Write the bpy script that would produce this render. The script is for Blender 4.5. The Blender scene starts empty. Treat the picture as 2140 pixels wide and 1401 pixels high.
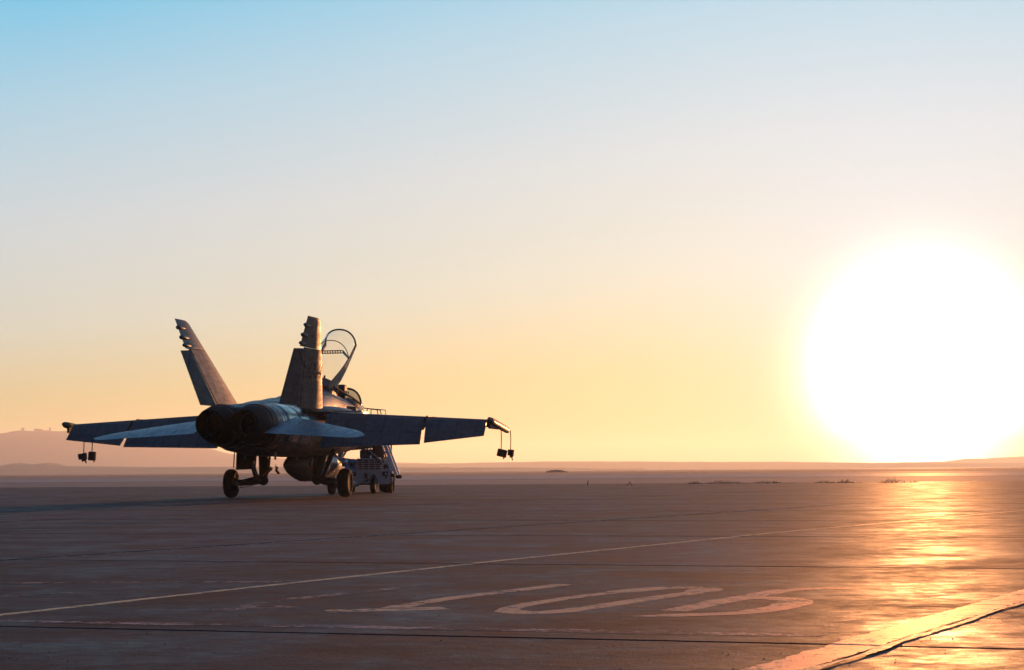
import bpy, math, random
from mathutils import Vector, Matrix, noise
R = math.radians
random.seed(7)
S = bpy.context.scene
COL = S.collection

# ------------------------------------------------------------------ camera, sky, sun, exposure
cam_d = bpy.data.cameras.new('camera')
cam = bpy.data.objects.new('camera', cam_d)
COL.objects.link(cam)
S.camera = cam
cam_d.sensor_width = 36.0
cam_d.lens = 4161.0 * 36.0 / 2140.0
cam_d.clip_start = 0.1
cam_d.clip_end = 60000.0
_p, _r = math.atan(282.5 / 4161.0), 0.007
fw = Vector((0, math.cos(_p), math.sin(_p)))
u0 = Vector((0, -math.sin(_p), math.cos(_p)))
r0 = Vector((1, 0, 0))
rt = r0 * math.cos(_r) - u0 * math.sin(_r)
up = u0 * math.cos(_r) + r0 * math.sin(_r)
M3 = Matrix((rt, up, -fw)).transposed()
cam.matrix_world = Matrix.Translation((0, 0, 0.68)) @ M3.to_4x4()

S.view_settings.view_transform = 'Standard'
S.view_settings.look = 'None'
S.view_settings.exposure = 0.0
S.view_settings.gamma = 1.0
S.view_settings.use_curve_mapping = False
S.cycles.use_denoising = True
S.cycles.max_bounces = 8
S.cycles.volume_bounces = 1
S.cycles.sample_clamp_indirect = 6.0

SUN_EL, SUN_AZ = 2.45, 11.7           # degrees above the horizon, degrees right of the camera's heading
sun_dir = Vector((math.sin(R(SUN_AZ)) * math.cos(R(SUN_EL)), math.cos(R(SUN_AZ)) * math.cos(R(SUN_EL)), math.sin(R(SUN_EL))))
sl = bpy.data.lights.new('sun', 'SUN')
sl.energy = 5.0
sl.color = (1.0, 0.37, 0.115)
sl.angle = R(0.6)
so = bpy.data.objects.new('sun', sl)
COL.objects.link(so)
so.rotation_euler = sun_dir.to_track_quat('Z', 'Y').to_euler()

W = bpy.data.worlds.new('World')
S.world = W
W.use_nodes = True


class NT:
    """small node helper"""
    def __init__(s, tree):
        s.t = tree
        s.n = tree.nodes
        s.l = tree.links

    def node(s, kind, **kw):
        n = s.n.new(kind)
        for k, v in kw.items():
            setattr(n, k, v)
        return n

    def put(s, sock, v):
        if hasattr(v, 'is_output') or isinstance(v, bpy.types.NodeSocket):
            s.l.new(v, sock)
        else:
            sock.default_value = v

    def math(s, op, a, b=None, c=None, clamp=False):
        n = s.node('ShaderNodeMath', operation=op, use_clamp=clamp)
        s.put(n.inputs[0], a)
        if b is not None:
            s.put(n.inputs[1], b)
        if c is not None:
            s.put(n.inputs[2], c)
        return n.outputs[0]

    def vmath(s, op, a, b=None):
        n = s.node('ShaderNodeVectorMath', operation=op)
        s.put(n.inputs[0], a)
        if b is not None:
            s.put(n.inputs[1], b)
        return n

    def ramp(s, fac, stops, interp='LINEAR'):
        n = s.node('ShaderNodeValToRGB')
        cr = n.color_ramp
        cr.interpolation = interp
        while len(cr.elements) < len(stops):
            cr.elements.new(0.5)
        for e, (p, c) in zip(cr.elements, stops):
            e.position = p
            e.color = (c[0], c[1], c[2], 1) if not isinstance(c, (int, float)) else (c, c, c, 1)
        s.l.new(fac, n.inputs[0])
        return n.outputs[0]

    def maprange(s, v, a, b, c, d, smooth=False):
        n = s.node('ShaderNodeMapRange')
        n.interpolation_type = 'SMOOTHSTEP' if smooth else 'LINEAR'
        s.put(n.inputs[0], v)
        for i, x in enumerate((a, b, c, d)):
            n.inputs[i + 1].default_value = x
        return n.outputs[0]

    def mix(s, f, a, b, mode='MIX'):
        n = s.node('ShaderNodeMix', data_type='RGBA', blend_type=mode)
        s.put(n.inputs['Factor'], f)
        s.put(n.inputs[6], a if not isinstance(a, tuple) else (*a, 1))
        s.put(n.inputs[7], b if not isinstance(b, tuple) else (*b, 1))
        return n.outputs[2]

    def noise(s, vec, scale, detail=4, rough=0.55, dist=0.0):
        n = s.node('ShaderNodeTexNoise')
        s.l.new(vec, n.inputs['Vector'])
        n.inputs['Scale'].default_value = scale
        n.inputs['Detail'].default_value = detail
        n.inputs['Roughness'].default_value = rough
        n.inputs['Distortion'].default_value = dist
        return n.outputs['Fac']

    def scale(s, vec, xyz, rotz=0.0):
        n = s.node('ShaderNodeMapping')
        s.l.new(vec, n.inputs['Vector'])
        n.inputs['Scale'].default_value = xyz
        n.inputs['Rotation'].default_value = (0, 0, rotz)
        return n.outputs[0]


def build_world():
    W.node_tree.nodes.clear()
    t = NT(W.node_tree)
    out = t.node('ShaderNodeOutputWorld')
    tc = t.node('ShaderNodeTexCoord')
    d = t.vmath('NORMALIZE', tc.outputs['Generated']).outputs[0]
    sep = t.node('ShaderNodeSeparateXYZ')
    t.l.new(d, sep.inputs[0])
    elev = t.math('MULTIPLY', t.math('ARCSINE', sep.outputs[2]), 180 / math.pi)
    elev = t.math('MAXIMUM', elev, 0.0)
    dot = t.vmath('DOT_PRODUCT', d, tuple(sun_dir)).outputs['Value']
    th = t.math('MULTIPLY', t.math('ARCCOSINE', t.math('MINIMUM', dot, 0.999999)), 180 / math.pi)
    # warm air reaches higher on the side of the sun
    k = t.maprange(th, 8.0, 27.0, 0.70, 1.0)
    e = t.math('DIVIDE', t.math('MULTIPLY', elev, k), 90.0)
    g = t.ramp(e, SKY_STOPS)
    # the sky away from the sun is dimmer
    back = t.ramp(e, [(0.0, (0.075, 0.095, 0.20)), (10.0 / 90, (0.08, 0.12, 0.23)), (25.0 / 90, (0.085, 0.175, 0.31)), (45.0 / 90, (0.06, 0.135, 0.26)), (1.0, (0.033, 0.09, 0.19))])
    g = t.mix(t.maprange(th, 32.0, 115.0, 0.0, 1.0, True), g, back)
    core = t.math('MULTIPLY', t.math('EXPONENT', t.math('MULTIPLY', t.math('POWER', t.math('DIVIDE', th, 1.85), 2.0), -1.0)), 30.0)
    mid = t.math('MULTIPLY', t.math('EXPONENT', t.math('DIVIDE', th, -3.6)), 0.62)
    wide = t.math('MULTIPLY', t.math('EXPONENT', t.math('DIVIDE', th, -8.0)), 0.04)
    glow = t.mix(1.0, t.mix(1.0, mul_col(t, core, (1.0, 0.62, 0.46)), mul_col(t, mid, (0.08, 0.13, 0.85)), 'ADD'), mul_col(t, wide, (1.0, 0.86, 0.62)), 'ADD')
    tot = t.mix(1.0, g, glow, 'ADD')
    b1 = t.node('ShaderNodeBackground')
    t.l.new(tot, b1.inputs[0])
    b1.inputs[1].default_value = 1.0
    sky = t.node('ShaderNodeTexSky', sky_type='NISHITA')
    sky.sun_disc = False
    sky.sun_elevation = R(SUN_EL)
    sky.sun_rotation = R(SUN_AZ)
    sky.dust_density = 2.0
    sky.ozone_density = 2.0
    b2 = t.node('ShaderNodeBackground')
    t.l.new(t.mix(1.0, sky.outputs[0], (0.22, 0.40, 0.85), 'MULTIPLY'), b2.inputs[0])
    b2.inputs[1].default_value = 0.05
    add = t.node('ShaderNodeAddShader')
    t.l.new(b1.outputs[0], add.inputs[0])
    t.l.new(b2.outputs[0], add.inputs[1])
    t.l.new(add.outputs[0], out.inputs[0])


def mul_col(t, val, c):
    n = t.node('ShaderNodeVectorMath', operation='SCALE')
    n.inputs[0].default_value = c
    t.l.new(val, n.inputs['Scale'])
    return n.outputs[0]


SKY_STOPS = [(0.0, (0.52, 0.46, 0.17)), (2.0 / 90, (0.54, 0.50, 0.25)), (4.0 / 90, (0.55, 0.60, 0.51)),
             (6.7 / 90, (0.54, 0.62, 0.63)), (10.0 / 90, (0.37, 0.60, 0.70)), (13.5 / 90, (0.125, 0.53, 0.74)),
             (25.0 / 90, (0.08, 0.26, 0.46)), (45.0 / 90, (0.05, 0.13, 0.27)), (1.0, (0.033, 0.09, 0.19))]
build_world()

# ------------------------------------------------------------------ helpers


def tag(o, label=None, cat=None, group=None, kind=None):
    if label:
        o['label'] = label
    if cat:
        o['category'] = cat
    if group:
        o['group'] = group
    if kind:
        o['kind'] = kind
    return o


def empty(name, loc, rz=0.0, parent=None):
    o = bpy.data.objects.new(name, None)
    o.empty_display_size = 0.3
    COL.objects.link(o)
    o.location = loc
    o.rotation_euler = (0, 0, rz)
    o.parent = parent
    return o


def link(name, me, parent=None):
    o = bpy.data.objects.new(name, me)
    COL.objects.link(o)
    o.parent = parent
    return o


class MB:
    def __init__(s):
        s.v, s.f = [], []

    def add(s, vs, fs):
        b = len(s.v)
        s.v += [tuple(v) for v in vs]
        s.f += [tuple(i + b for i in f) for f in fs]
        return s

    def box(s, c, size, rot=None):
        hx, hy, hz = (q / 2 for q in size)
        vs = [Vector((x, y, z)) for x in (-hx, hx) for y in (-hy, hy) for z in (-hz, hz)]
        if rot is not None:
            vs = [rot @ v for v in vs]
        c = Vector(c)
        return s.add([v + c for v in vs], [(0, 1, 3, 2), (4, 6, 7, 5), (0, 4, 5, 1), (2, 3, 7, 6), (0, 2, 6, 4), (1, 5, 7, 3)])

    def rbox(s, c, size, b=0.02, rot=None):
        """box with chamfered vertical and horizontal edges"""
        hx, hy, hz = (q / 2 for q in size)
        b = min(b, hx * .9, hy * .9, hz * .9)
        def ring(ix, iy, z):
            return [Vector(p) for p in ((hx - ix, hy - iy - b, z), (hx - ix - b, hy - iy, z), (-hx + ix + b, hy - iy, z), (-hx + ix, hy - iy - b, z),
                                        (-hx + ix, -hy + iy + b, z), (-hx + ix + b, -hy + iy, z), (hx - ix - b, -hy + iy, z), (hx - ix, -hy + iy + b, z))]
        rings = [ring(b, b, -hz), ring(0, 0, -hz + b), ring(0, 0, hz - b), ring(b, b, hz)]
        c = Vector(c)
        rings = [[(rot @ p if rot is not None else p) + c for p in rg] for rg in rings]
        return s.loft(rings)

    def loft(s, rings, caps=True, closed=True):
        n = len(rings[0])
        vs = [p for rg in rings for p in rg]
        fs = []
        for i in range(len(rings) - 1):
            for j in range(n if closed else n - 1):
                k = (j + 1) % n
                fs.append((i * n + j, i * n + k, (i + 1) * n + k, (i + 1) * n + j))
        if caps and closed:
            fs.append(tuple(range(n - 1, -1, -1)))
            fs.append(tuple((len(rings) - 1) * n + j for j in range(n)))
        return s.add(vs, fs)

    def tube(s, a, b, r0, r1=None, n=10):
        return s.pipe([a, b], [r0, r0 if r1 is None else r1], n)

    def pipe(s, pts, rs, n=8):
        pts = [Vector(p) for p in pts]
        if not isinstance(rs, (list, tuple)):
            rs = [rs] * len(pts)
        rings = []
        ref = None
        for i, p in enumerate(pts):
            d = (pts[min(i + 1, len(pts) - 1)] - pts[max(i - 1, 0)]).normalized()
            if ref is None:
                ref = Vector((0, 0, 1)) if abs(d.z) < .9 else Vector((0, 1, 0))
            x = (ref - d * ref.dot(d)).normalized()
            ref = x
            y = d.cross(x)
            rings.append([p + (x * math.cos(a) + y * math.sin(a)) * rs[i] for a in [2 * math.pi * k / n for k in range(n)]])
        return s.loft(rings)

    def lathe(s, prof, c, axis, n=24, caps=True):
        """prof: (distance along axis, radius)"""
        axis = Vector(axis).normalized()
        ref = Vector((0, 0, 1)) if abs(axis.z) < .9 else Vector((0, 1, 0))
        x = (ref - axis * ref.dot(axis)).normalized()
        y = axis.cross(x)
        c = Vector(c)
        return s.loft([[c + axis * d + (x * math.cos(a) + y * math.sin(a)) * r for a in [2 * math.pi * k / n for k in range(n)]] for d, r in prof], caps)

    def ball(s, c, r, n=8, sc=(1, 1, 1)):
        rings = []
        c = Vector(c)
        for i in range(n + 1):
            ph = -math.pi / 2 + math.pi * i / n
            rr = max(math.cos(ph), .02) * r
            rings.append([c + Vector((math.cos(a) * rr * sc[0], math.sin(a) * rr * sc[1], math.sin(ph) * r * sc[2])) for a in [2 * math.pi * k / (n * 2) for k in range(n * 2)]])
        return s.loft(rings)

    def plate(s, pts, th, nrm=None):
        """closed slab from a planar outline, thickness centred on it"""
        pts = [Vector(p) for p in pts]
        if nrm is None:
            nrm = (pts[1] - pts[0]).cross(pts[2] - pts[1]).normalized()
        nrm = Vector(nrm).normalized()
        n = len(pts)
        vs = [p + nrm * th / 2 for p in pts] + [p - nrm * th / 2 for p in pts]
        fs = [tuple(range(n)), tuple(range(2 * n - 1, n - 1, -1))]
        fs += [(i, n + i, n + (i + 1) % n, (i + 1) % n) for i in range(n)]
        return s.add(vs, fs)

    def mesh(s, name, mat, smooth=None):
        me = bpy.data.meshes.new(name)
        me.from_pydata(s.v, [], s.f)
        me.materials.append(mat)
        me.validate()
        import bmesh
        bm = bmesh.new()
        bm.from_mesh(me)
        bmesh.ops.recalc_face_normals(bm, faces=bm.faces)
        bm.to_mesh(me)
        bm.free()
        if smooth:
            me.shade_smooth()
            me.set_sharp_from_angle(angle=R(smooth))
        return me

    def build(s, name, mat, parent=None, smooth=None):
        return link(name, s.mesh(name, mat, smooth), parent)


# ------------------------------------------------------------------ materials


def new_mat(name):
    m = bpy.data.materials.new(name)
    m.use_nodes = True
    m.node_tree.nodes.clear()
    t = NT(m.node_tree)
    out = t.node('ShaderNodeOutputMaterial')
    b = t.node('ShaderNodeBsdfPrincipled')
    t.l.new(b.outputs[0], out.inputs[0])
    return m, t, b, out


def simple(name, c, rough=.5, metal=0.0, var=.15, scale=6.0, bump=0.0, spec=.5, coat=0.0):
    m, t, b, out = new_mat(name)
    g = t.node('ShaderNodeTexCoord').outputs['Object']
    f = t.noise(g, scale, 5, .6)
    t.l.new(t.mix(f, tuple(x * (1 - var) for x in c), tuple(min(1, x * (1 + var)) for x in c)), b.inputs['Base Color'])
    t.l.new(t.maprange(f, .3, .7, max(.02, rough - .08), min(1, rough + .08)), b.inputs['Roughness'])
    b.inputs['Metallic'].default_value = metal
    b.inputs['Specular IOR Level'].default_value = spec
    b.inputs['Coat Weight'].default_value = coat
    if bump:
        bp = t.node('ShaderNodeBump')
        bp.inputs['Strength'].default_value = bump
        bp.inputs['Distance'].default_value = .01
        t.l.new(t.noise(g, scale * 4, 4), bp.inputs['Height'])
        t.l.new(bp.outputs[0], b.inputs['Normal'])
    return m


def jet_paint(name, c1, c2, rough=.42):
    """weathered two-tone grey paint with panel seams, rivets' dirt and streaks that run aft"""
    m, t, b, out = new_mat(name)
    g = t.node('ShaderNodeTexCoord').outputs['Object']
    big = t.noise(g, .55, 3, .5)
    col = t.mix(t.maprange(big, .44, .56, 0, 1, True), c1, c2)
    st = t.noise(t.scale(g, (5.0, .9, 5.0)), 2.2, 6, .65)
    col = t.mix(t.maprange(st, .35, .75, 0.0, .55), col, tuple(x * .45 for x in c1))
    sc = t.noise(t.scale(g, (9.0, 2.0, 9.0)), 3.0, 5, .7)
    col = t.mix(t.maprange(sc, .62, .70, 0.0, .5), col, tuple(min(1, x * 1.7) for x in c2))
    br = t.node('ShaderNodeTexBrick')
    t.l.new(t.scale(g, (1.0, 1.0, 1.0), R(90)), br.inputs['Vector'])
    br.inputs['Scale'].default_value = 1.0
    br.inputs['Mortar Size'].default_value = .011
    br.inputs['Brick Width'].default_value = .62
    br.inputs['Row Height'].default_value = .47
    br.inputs['Color1'].default_value = br.inputs['Color2'].default_value = (1, 1, 1, 1)
    br.inputs['Mortar'].default_value = (0, 0, 0, 1)
    col = t.mix(t.math('MULTIPLY', br.outputs['Fac'], .7), col, (.03, .03, .035))
    t.l.new(col, b.inputs['Base Color'])
    t.l.new(t.maprange(st, .3, .7, rough - .1, rough + .14), b.inputs['Roughness'])
    b.inputs['Specular IOR Level'].default_value = .28
    bp = t.node('ShaderNodeBump')
    bp.inputs['Strength'].default_value = .35
    bp.inputs['Distance'].default_value = .012
    h = t.math('SUBTRACT', t.noise(g, 2.6, 3, .5), t.math('MULTIPLY', br.outputs['Fac'], .35))
    t.l.new(h, bp.inputs['Height'])
    t.l.new(bp.outputs[0], b.inputs['Normal'])
    return m


M = {}
M['paint'] = jet_paint('jet_grey_paint', (.078, .084, .097), (.110, .120, .140))
M['paint_dark'] = jet_paint('jet_dark_paint', (.078, .070, .072), (.105, .096, .098), .5)
M['paint_light'] = jet_paint('stabilator_paint', (.19, .22, .25), (.25, .28, .31), .4)
M['fin'] = jet_paint('fin_grey_brown_paint', (.115, .085, .080), (.155, .118, .108), .5)
M['titanium'] = simple('bare_titanium', (.42, .38, .35), .28, .9, .3, 7, .2)
M['burnt'] = simple('burnt_nozzle_metal', (.030, .019, .023), .65, .1, .35, 9, .3, .25)
M['soot'] = simple('soot_black_metal', (.012, .010, .012), .85, 0, .3, 12, 0, .1)
M['rubber'] = simple('tyre_rubber', (.018, .018, .021), .85, 0, .3, 20, .3, .15)
M['gear'] = simple('gear_white_paint', (.30, .31, .32), .45, .1, .25, 12, .2)
M['black'] = simple('black_plastic', (.02, .02, .022), .55, 0, .3, 10, .1)
M['steel'] = simple('polished_steel', (.62, .60, .57), .22, 1.0, .12, 20, .1)
M['ladder'] = simple('ladder_aluminium', (.90, .86, .80), .55, .8, .12, 20, .1)
M['frame'] = simple('dark_frame_paint', (.035, .034, .038), .6, .0, .3, 15, .1, .3)
M['red'] = simple('red_cloth', (.55, .03, .02), .8, 0, .15, 30, .1)
M['cover'] = simple('brown_rubber_cover', (.075, .04, .035), .7, 0, .25, 25, .3)
M['cord'] = simple('khaki_cord', (.22, .15, .05), .8, 0, .2, 40)
M['tractor'] = simple('tractor_white_paint', (.36, .31, .30), .42, 0, .15, 5, .1)
M['tractor_blue'] = simple('tractor_blue_paint', (.10, .25, .42), .45, 0, .2, 5, .1)
M['tan'] = simple('seat_fabric', (.09, .075, .05), .9, 0, .3, 25, .3)
M['screen'] = simple('instrument_black', (.015, .015, .02), .3, 0, .2, 10)
M['red_lamp'] = simple('red_lens', (.7, .02, .02), .15, 0, .1, 10)
M['lens'] = simple('lamp_lens', (.5, .5, .5), .12, .6, .1, 10)
M['number'] = simple('faded_black_lettering', (.022, .02, .022), .7, 0, .4, 30)


def glass_mat():
    m, t, b, out = new_mat('canopy_glass')
    tr = t.node('ShaderNodeBsdfTransparent')
    tr.inputs[0].default_value = (.92, .91, .91, 1)
    gl = t.node('ShaderNodeBsdfGlossy')
    gl.inputs['Roughness'].default_value = .04
    lw = t.node('ShaderNodeLayerWeight')
    lw.inputs[0].default_value = .38
    mx = t.node('ShaderNodeMixShader')
    t.l.new(t.math('MULTIPLY', lw.outputs['Fresnel'], .6), mx.inputs[0])
    t.l.new(tr.outputs[0], mx.inputs[1])
    t.l.new(gl.outputs[0], mx.inputs[2])
    t.l.new(mx.outputs[0], out.inputs[0])
    return m


M['glass'] = glass_mat()
M['petal'] = simple('heat_stained_petal', (.010, .007, .009), .7, 0, .4, 14, .2, .1)
M['matte'] = simple('matte_dark_paint', (.035, .036, .042), .8, 0, .3, 10, .2, .12)


def concrete(name, paint=None):
    """aged airfield concrete: broomed, stained, worn smooth in patches; the paint is the same surface under worn white paint"""
    m, t, b, out = new_mat(name)
    gp = t.node('ShaderNodeNewGeometry').outputs['Position']
    oi = t.node('ShaderNodeObjectInfo').outputs['Random']
    big = t.noise(gp, .13, 4, .55, .4)
    mid = t.noise(gp, .9, 5, .6, .3)
    fine = t.noise(gp, 9.0, 6, .65)
    grit = t.noise(gp, 75.0, 4, .7)
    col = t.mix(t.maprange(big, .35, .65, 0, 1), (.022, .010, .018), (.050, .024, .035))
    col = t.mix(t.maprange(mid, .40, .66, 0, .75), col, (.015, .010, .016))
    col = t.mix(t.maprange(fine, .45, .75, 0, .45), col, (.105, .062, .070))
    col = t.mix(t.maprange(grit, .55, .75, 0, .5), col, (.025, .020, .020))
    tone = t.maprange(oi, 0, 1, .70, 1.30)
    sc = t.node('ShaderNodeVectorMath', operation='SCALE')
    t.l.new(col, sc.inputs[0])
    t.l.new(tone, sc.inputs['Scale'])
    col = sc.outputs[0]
    worn = t.math('ADD', t.math('MULTIPLY', mid, .4), t.math('ADD', t.math('MULTIPLY', fine, .35), t.math('MULTIPLY', t.noise(gp, 3.2, 5, .6), .25)))
    rough = t.maprange(worn, .40, .60, .51, .86)
    shine = t.maprange(worn, .40, .60, .12, .09)
    h = t.math('ADD', t.math('MULTIPLY', fine, .45), t.math('MULTIPLY', grit, .22))
    h = t.math('ADD', h, t.math('MULTIPLY', t.noise(gp, 28.0, 4, .7), .33))
    if paint:
        w1 = t.noise(t.scale(gp, (1, 1, 1)), 14.0, 6, .75)
        w2 = t.noise(gp, 2.1, 4, .6)
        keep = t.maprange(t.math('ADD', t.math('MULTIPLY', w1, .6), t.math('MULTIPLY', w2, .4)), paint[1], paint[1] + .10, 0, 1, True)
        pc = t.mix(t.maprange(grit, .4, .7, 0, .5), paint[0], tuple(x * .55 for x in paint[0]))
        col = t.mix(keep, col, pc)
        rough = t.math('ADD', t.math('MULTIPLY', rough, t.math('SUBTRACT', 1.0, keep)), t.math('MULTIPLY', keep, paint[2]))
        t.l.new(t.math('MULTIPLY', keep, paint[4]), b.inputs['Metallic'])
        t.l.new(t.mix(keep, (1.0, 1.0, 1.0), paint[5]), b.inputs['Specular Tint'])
        h = t.math('ADD', h, t.math('MULTIPLY', keep, .25))
    t.l.new(col, b.inputs['Base Color'])
    t.l.new(rough, b.inputs['Roughness'])
    t.put(b.inputs['Specular IOR Level'], t.math('ADD', shine, t.math('MULTIPLY', keep, paint[3])) if paint else shine)
    bp = t.node('ShaderNodeBump')
    bp.inputs['Strength'].default_value = .8
    bp.inputs['Distance'].default_value = .013
    t.l.new(h, bp.inputs['Height'])
    wv = t.node('ShaderNodeBump')
    wv.inputs['Strength'].default_value = .9
    wv.inputs['Distance'].default_value = .018
    t.l.new(t.noise(gp, 1.7, 3, .5), wv.inputs['Height'])
    t.l.new(wv.outputs[0], bp.inputs['Normal'])
    t.l.new(bp.outputs[0], b.inputs['Normal'])
    return m


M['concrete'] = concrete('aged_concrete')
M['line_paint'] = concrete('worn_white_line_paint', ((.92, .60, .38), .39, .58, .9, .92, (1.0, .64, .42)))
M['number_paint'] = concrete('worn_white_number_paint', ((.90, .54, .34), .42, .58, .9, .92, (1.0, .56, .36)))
M['faint_paint'] = concrete('faint_white_line_paint', ((.60, .34, .28), .48, .62, .5, .55, (.7, .40, .30)))  # worn line paint; also colours the painted sheen along the diagonal joint
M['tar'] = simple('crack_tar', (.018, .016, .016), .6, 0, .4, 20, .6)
M['dirt'] = None


def dirt(name, c1, c2, rough=.85, stretch=.02):
    m, t, b, out = new_mat(name)
    gp = t.node('ShaderNodeNewGeometry').outputs['Position']
    f = t.noise(t.scale(gp, (stretch * .35, stretch, 1)), 1.0, 5, .6, .5)
    f2 = t.noise(gp, .5, 6, .65)
    col = t.mix(t.maprange(f, .38, .62, 0, 1), c1, c2)
    col = t.mix(t.maprange(f2, .4, .8, 0, .5), col, tuple(x * .6 for x in c1))
    t.l.new(col, b.inputs['Base Color'])
    b.inputs['Roughness'].default_value = rough
    b.inputs['Specular IOR Level'].default_value = .6
    bp = t.node('ShaderNodeBump')
    bp.inputs['Strength'].default_value = .4
    bp.inputs['Distance'].default_value = .05
    t.l.new(t.noise(gp, 3.0, 5, .7), bp.inputs['Height'])
    t.l.new(bp.outputs[0], b.inputs['Normal'])
    return m


M['dirt'] = dirt('desert_dirt', (.13, .08, .075), (.20, .125, .11), .8)
M['salt'] = dirt('pale_lake_crust', (.30, .17, .14), (.38, .22, .18), .7)
M['scrub_ground'] = dirt('dark_scrub_flat', (.085, .065, .055), (.13, .095, .08), .9)
M['rock'] = dirt('mountain_rock', (.17, .11, .09), (.24, .165, .135), .95, .004)
M['shrub'] = simple('dry_scrub', (.075, .06, .03), .9, 0, .4, 8)
M['building'] = simple('far_building_wall', (.20, .17, .15), .8, 0, .15, 1)

# ------------------------------------------------------------------ ground, apron, far flats, hills


def sheet(name, pts, z, mat):
    return tag(MB().add([(x, y, z) for x, y in pts], [tuple(range(len(pts)))]).build(name, mat), kind='structure')


sheet('ground', [(-7000, -400), (7000, -400), (7000, 9500), (-7000, 9500)], -.10, M['dirt'])
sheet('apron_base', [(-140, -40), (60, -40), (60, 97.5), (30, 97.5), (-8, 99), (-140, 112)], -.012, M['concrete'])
# beyond the apron: pale crust of the dry lake and darker scrub flats
lake = []
for i in range(60):
    x = -420 + i * 15
    lake.append((x, 168 + 9 * noise.noise(Vector((x * .02, 1, 0))) + 5 * noise.noise(Vector((x * .09, 4, 0)))))
for i in range(60):
    x = 465 - i * 15
    lake.append((x, 262 + 22 * noise.noise(Vector((x * .015, 7, 0))) + 9 * noise.noise(Vector((x * .08, 3, 0)))))
sheet('dry_lakebed', lake, -.085, M['salt'])
scr = []
for i in range(50):
    x = -1500 + i * 60
    scr.append((x, 420 + 60 * noise.noise(Vector((x * .004, 1, 5)))))
for i in range(50):
    x = 1440 - i * 60
    scr.append((x, 1150 + 160 * noise.noise(Vector((x * .003, 9, 5)))))
sheet('scrub_flat', scr, -.07, M['scrub_ground'])

# concrete slabs, one object each, laid on a skewed grid with open joints
SLOPE = -.345
VX = .4745
U_LEN, V_STEP = 9.3, 6.35


def slab_corner(i, j):
    """corner i along the row, j = row number; row j crosses x = 0 at y = 8.17 + 6.35 j"""
    x0 = -4.88 + i * U_LEN
    c = 8.17 + V_STEP * j
    # line A: x = x0 + (y - 14) * VX ; line B: y = c + SLOPE * x
    y = (c + SLOPE * (x0 - 14 * VX)) / (1 - SLOPE * VX)
    return Vector((x0 + (y - 14) * VX, y))


GAP = .018
p00, p10, p11, p01 = slab_corner(0, 0), slab_corner(1, 0), slab_corner(1, 1), slab_corner(0, 1)
cen = (p00 + p10 + p11 + p01) / 4
eu, ev = (p10 - p00).normalized(), (p01 - p00).normalized()
rings = []
for inset, z in ((0.0, -.06), (0.0, -.006), (.006, 0.0)):
    q = inset + GAP / 2
    rings.append([(p.x - cen.x + a * eu.x * q + b_ * ev.x * q, p.y - cen.y + a * eu.y * q + b_ * ev.y * q, z)
                  for p, a, b_ in ((p00, 1, 1), (p10, -1, 1), (p11, -1, -1), (p01, 1, -1))])


def slab_z(x, y):
    """height of the slab surface: every slab has settled a few millimetres to one side, so its joints show as small steps"""
    j = (y - SLOPE * x - 8.17) / V_STEP
    k = (x - (y - 14) * VX + 4.88) / U_LEN
    return .0011 * (2 * (k - math.floor(k)) - 1) - .0009 * (2 * (j - math.floor(j)) - 1)


_e = 1e-3
rings = [[(x, y, z + (slab_z(cen.x + x * (1 - _e), cen.y + y * (1 - _e)) if z > -.05 else 0)) for x, y, z in rg] for rg in rings]
slab_me = MB().loft(rings).mesh('concrete_slab', M['concrete'])
apron = empty('apron', (0, 0, 0))
tag(apron, kind='structure')
for j in range(-3, 14):
    for i in range(-9, 6):
        c = (slab_corner(i, j) + slab_corner(i + 1, j + 1)) / 2
        if c.y < -2 or c.y > 93 or abs(c.x) > 10 + c.y * .34:
            continue
        o = link('concrete_slab', slab_me, apron)
        o.location = (c.x, c.y, 0)
apron['kind'] = 'structure'


def near_joint(p, w):
    """distance test to the joints, so painted marks stop at them"""
    j = (p.y - SLOPE * p.x - 8.17) / V_STEP
    dj = abs(j - round(j)) * V_STEP * math.cos(math.atan(SLOPE))
    k = (p.x - (p.y - 14) * VX + 4.88) / U_LEN
    dk = abs(k - round(k)) * U_LEN * math.sin(R(64.3))
    return dj < w or dk < w


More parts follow.
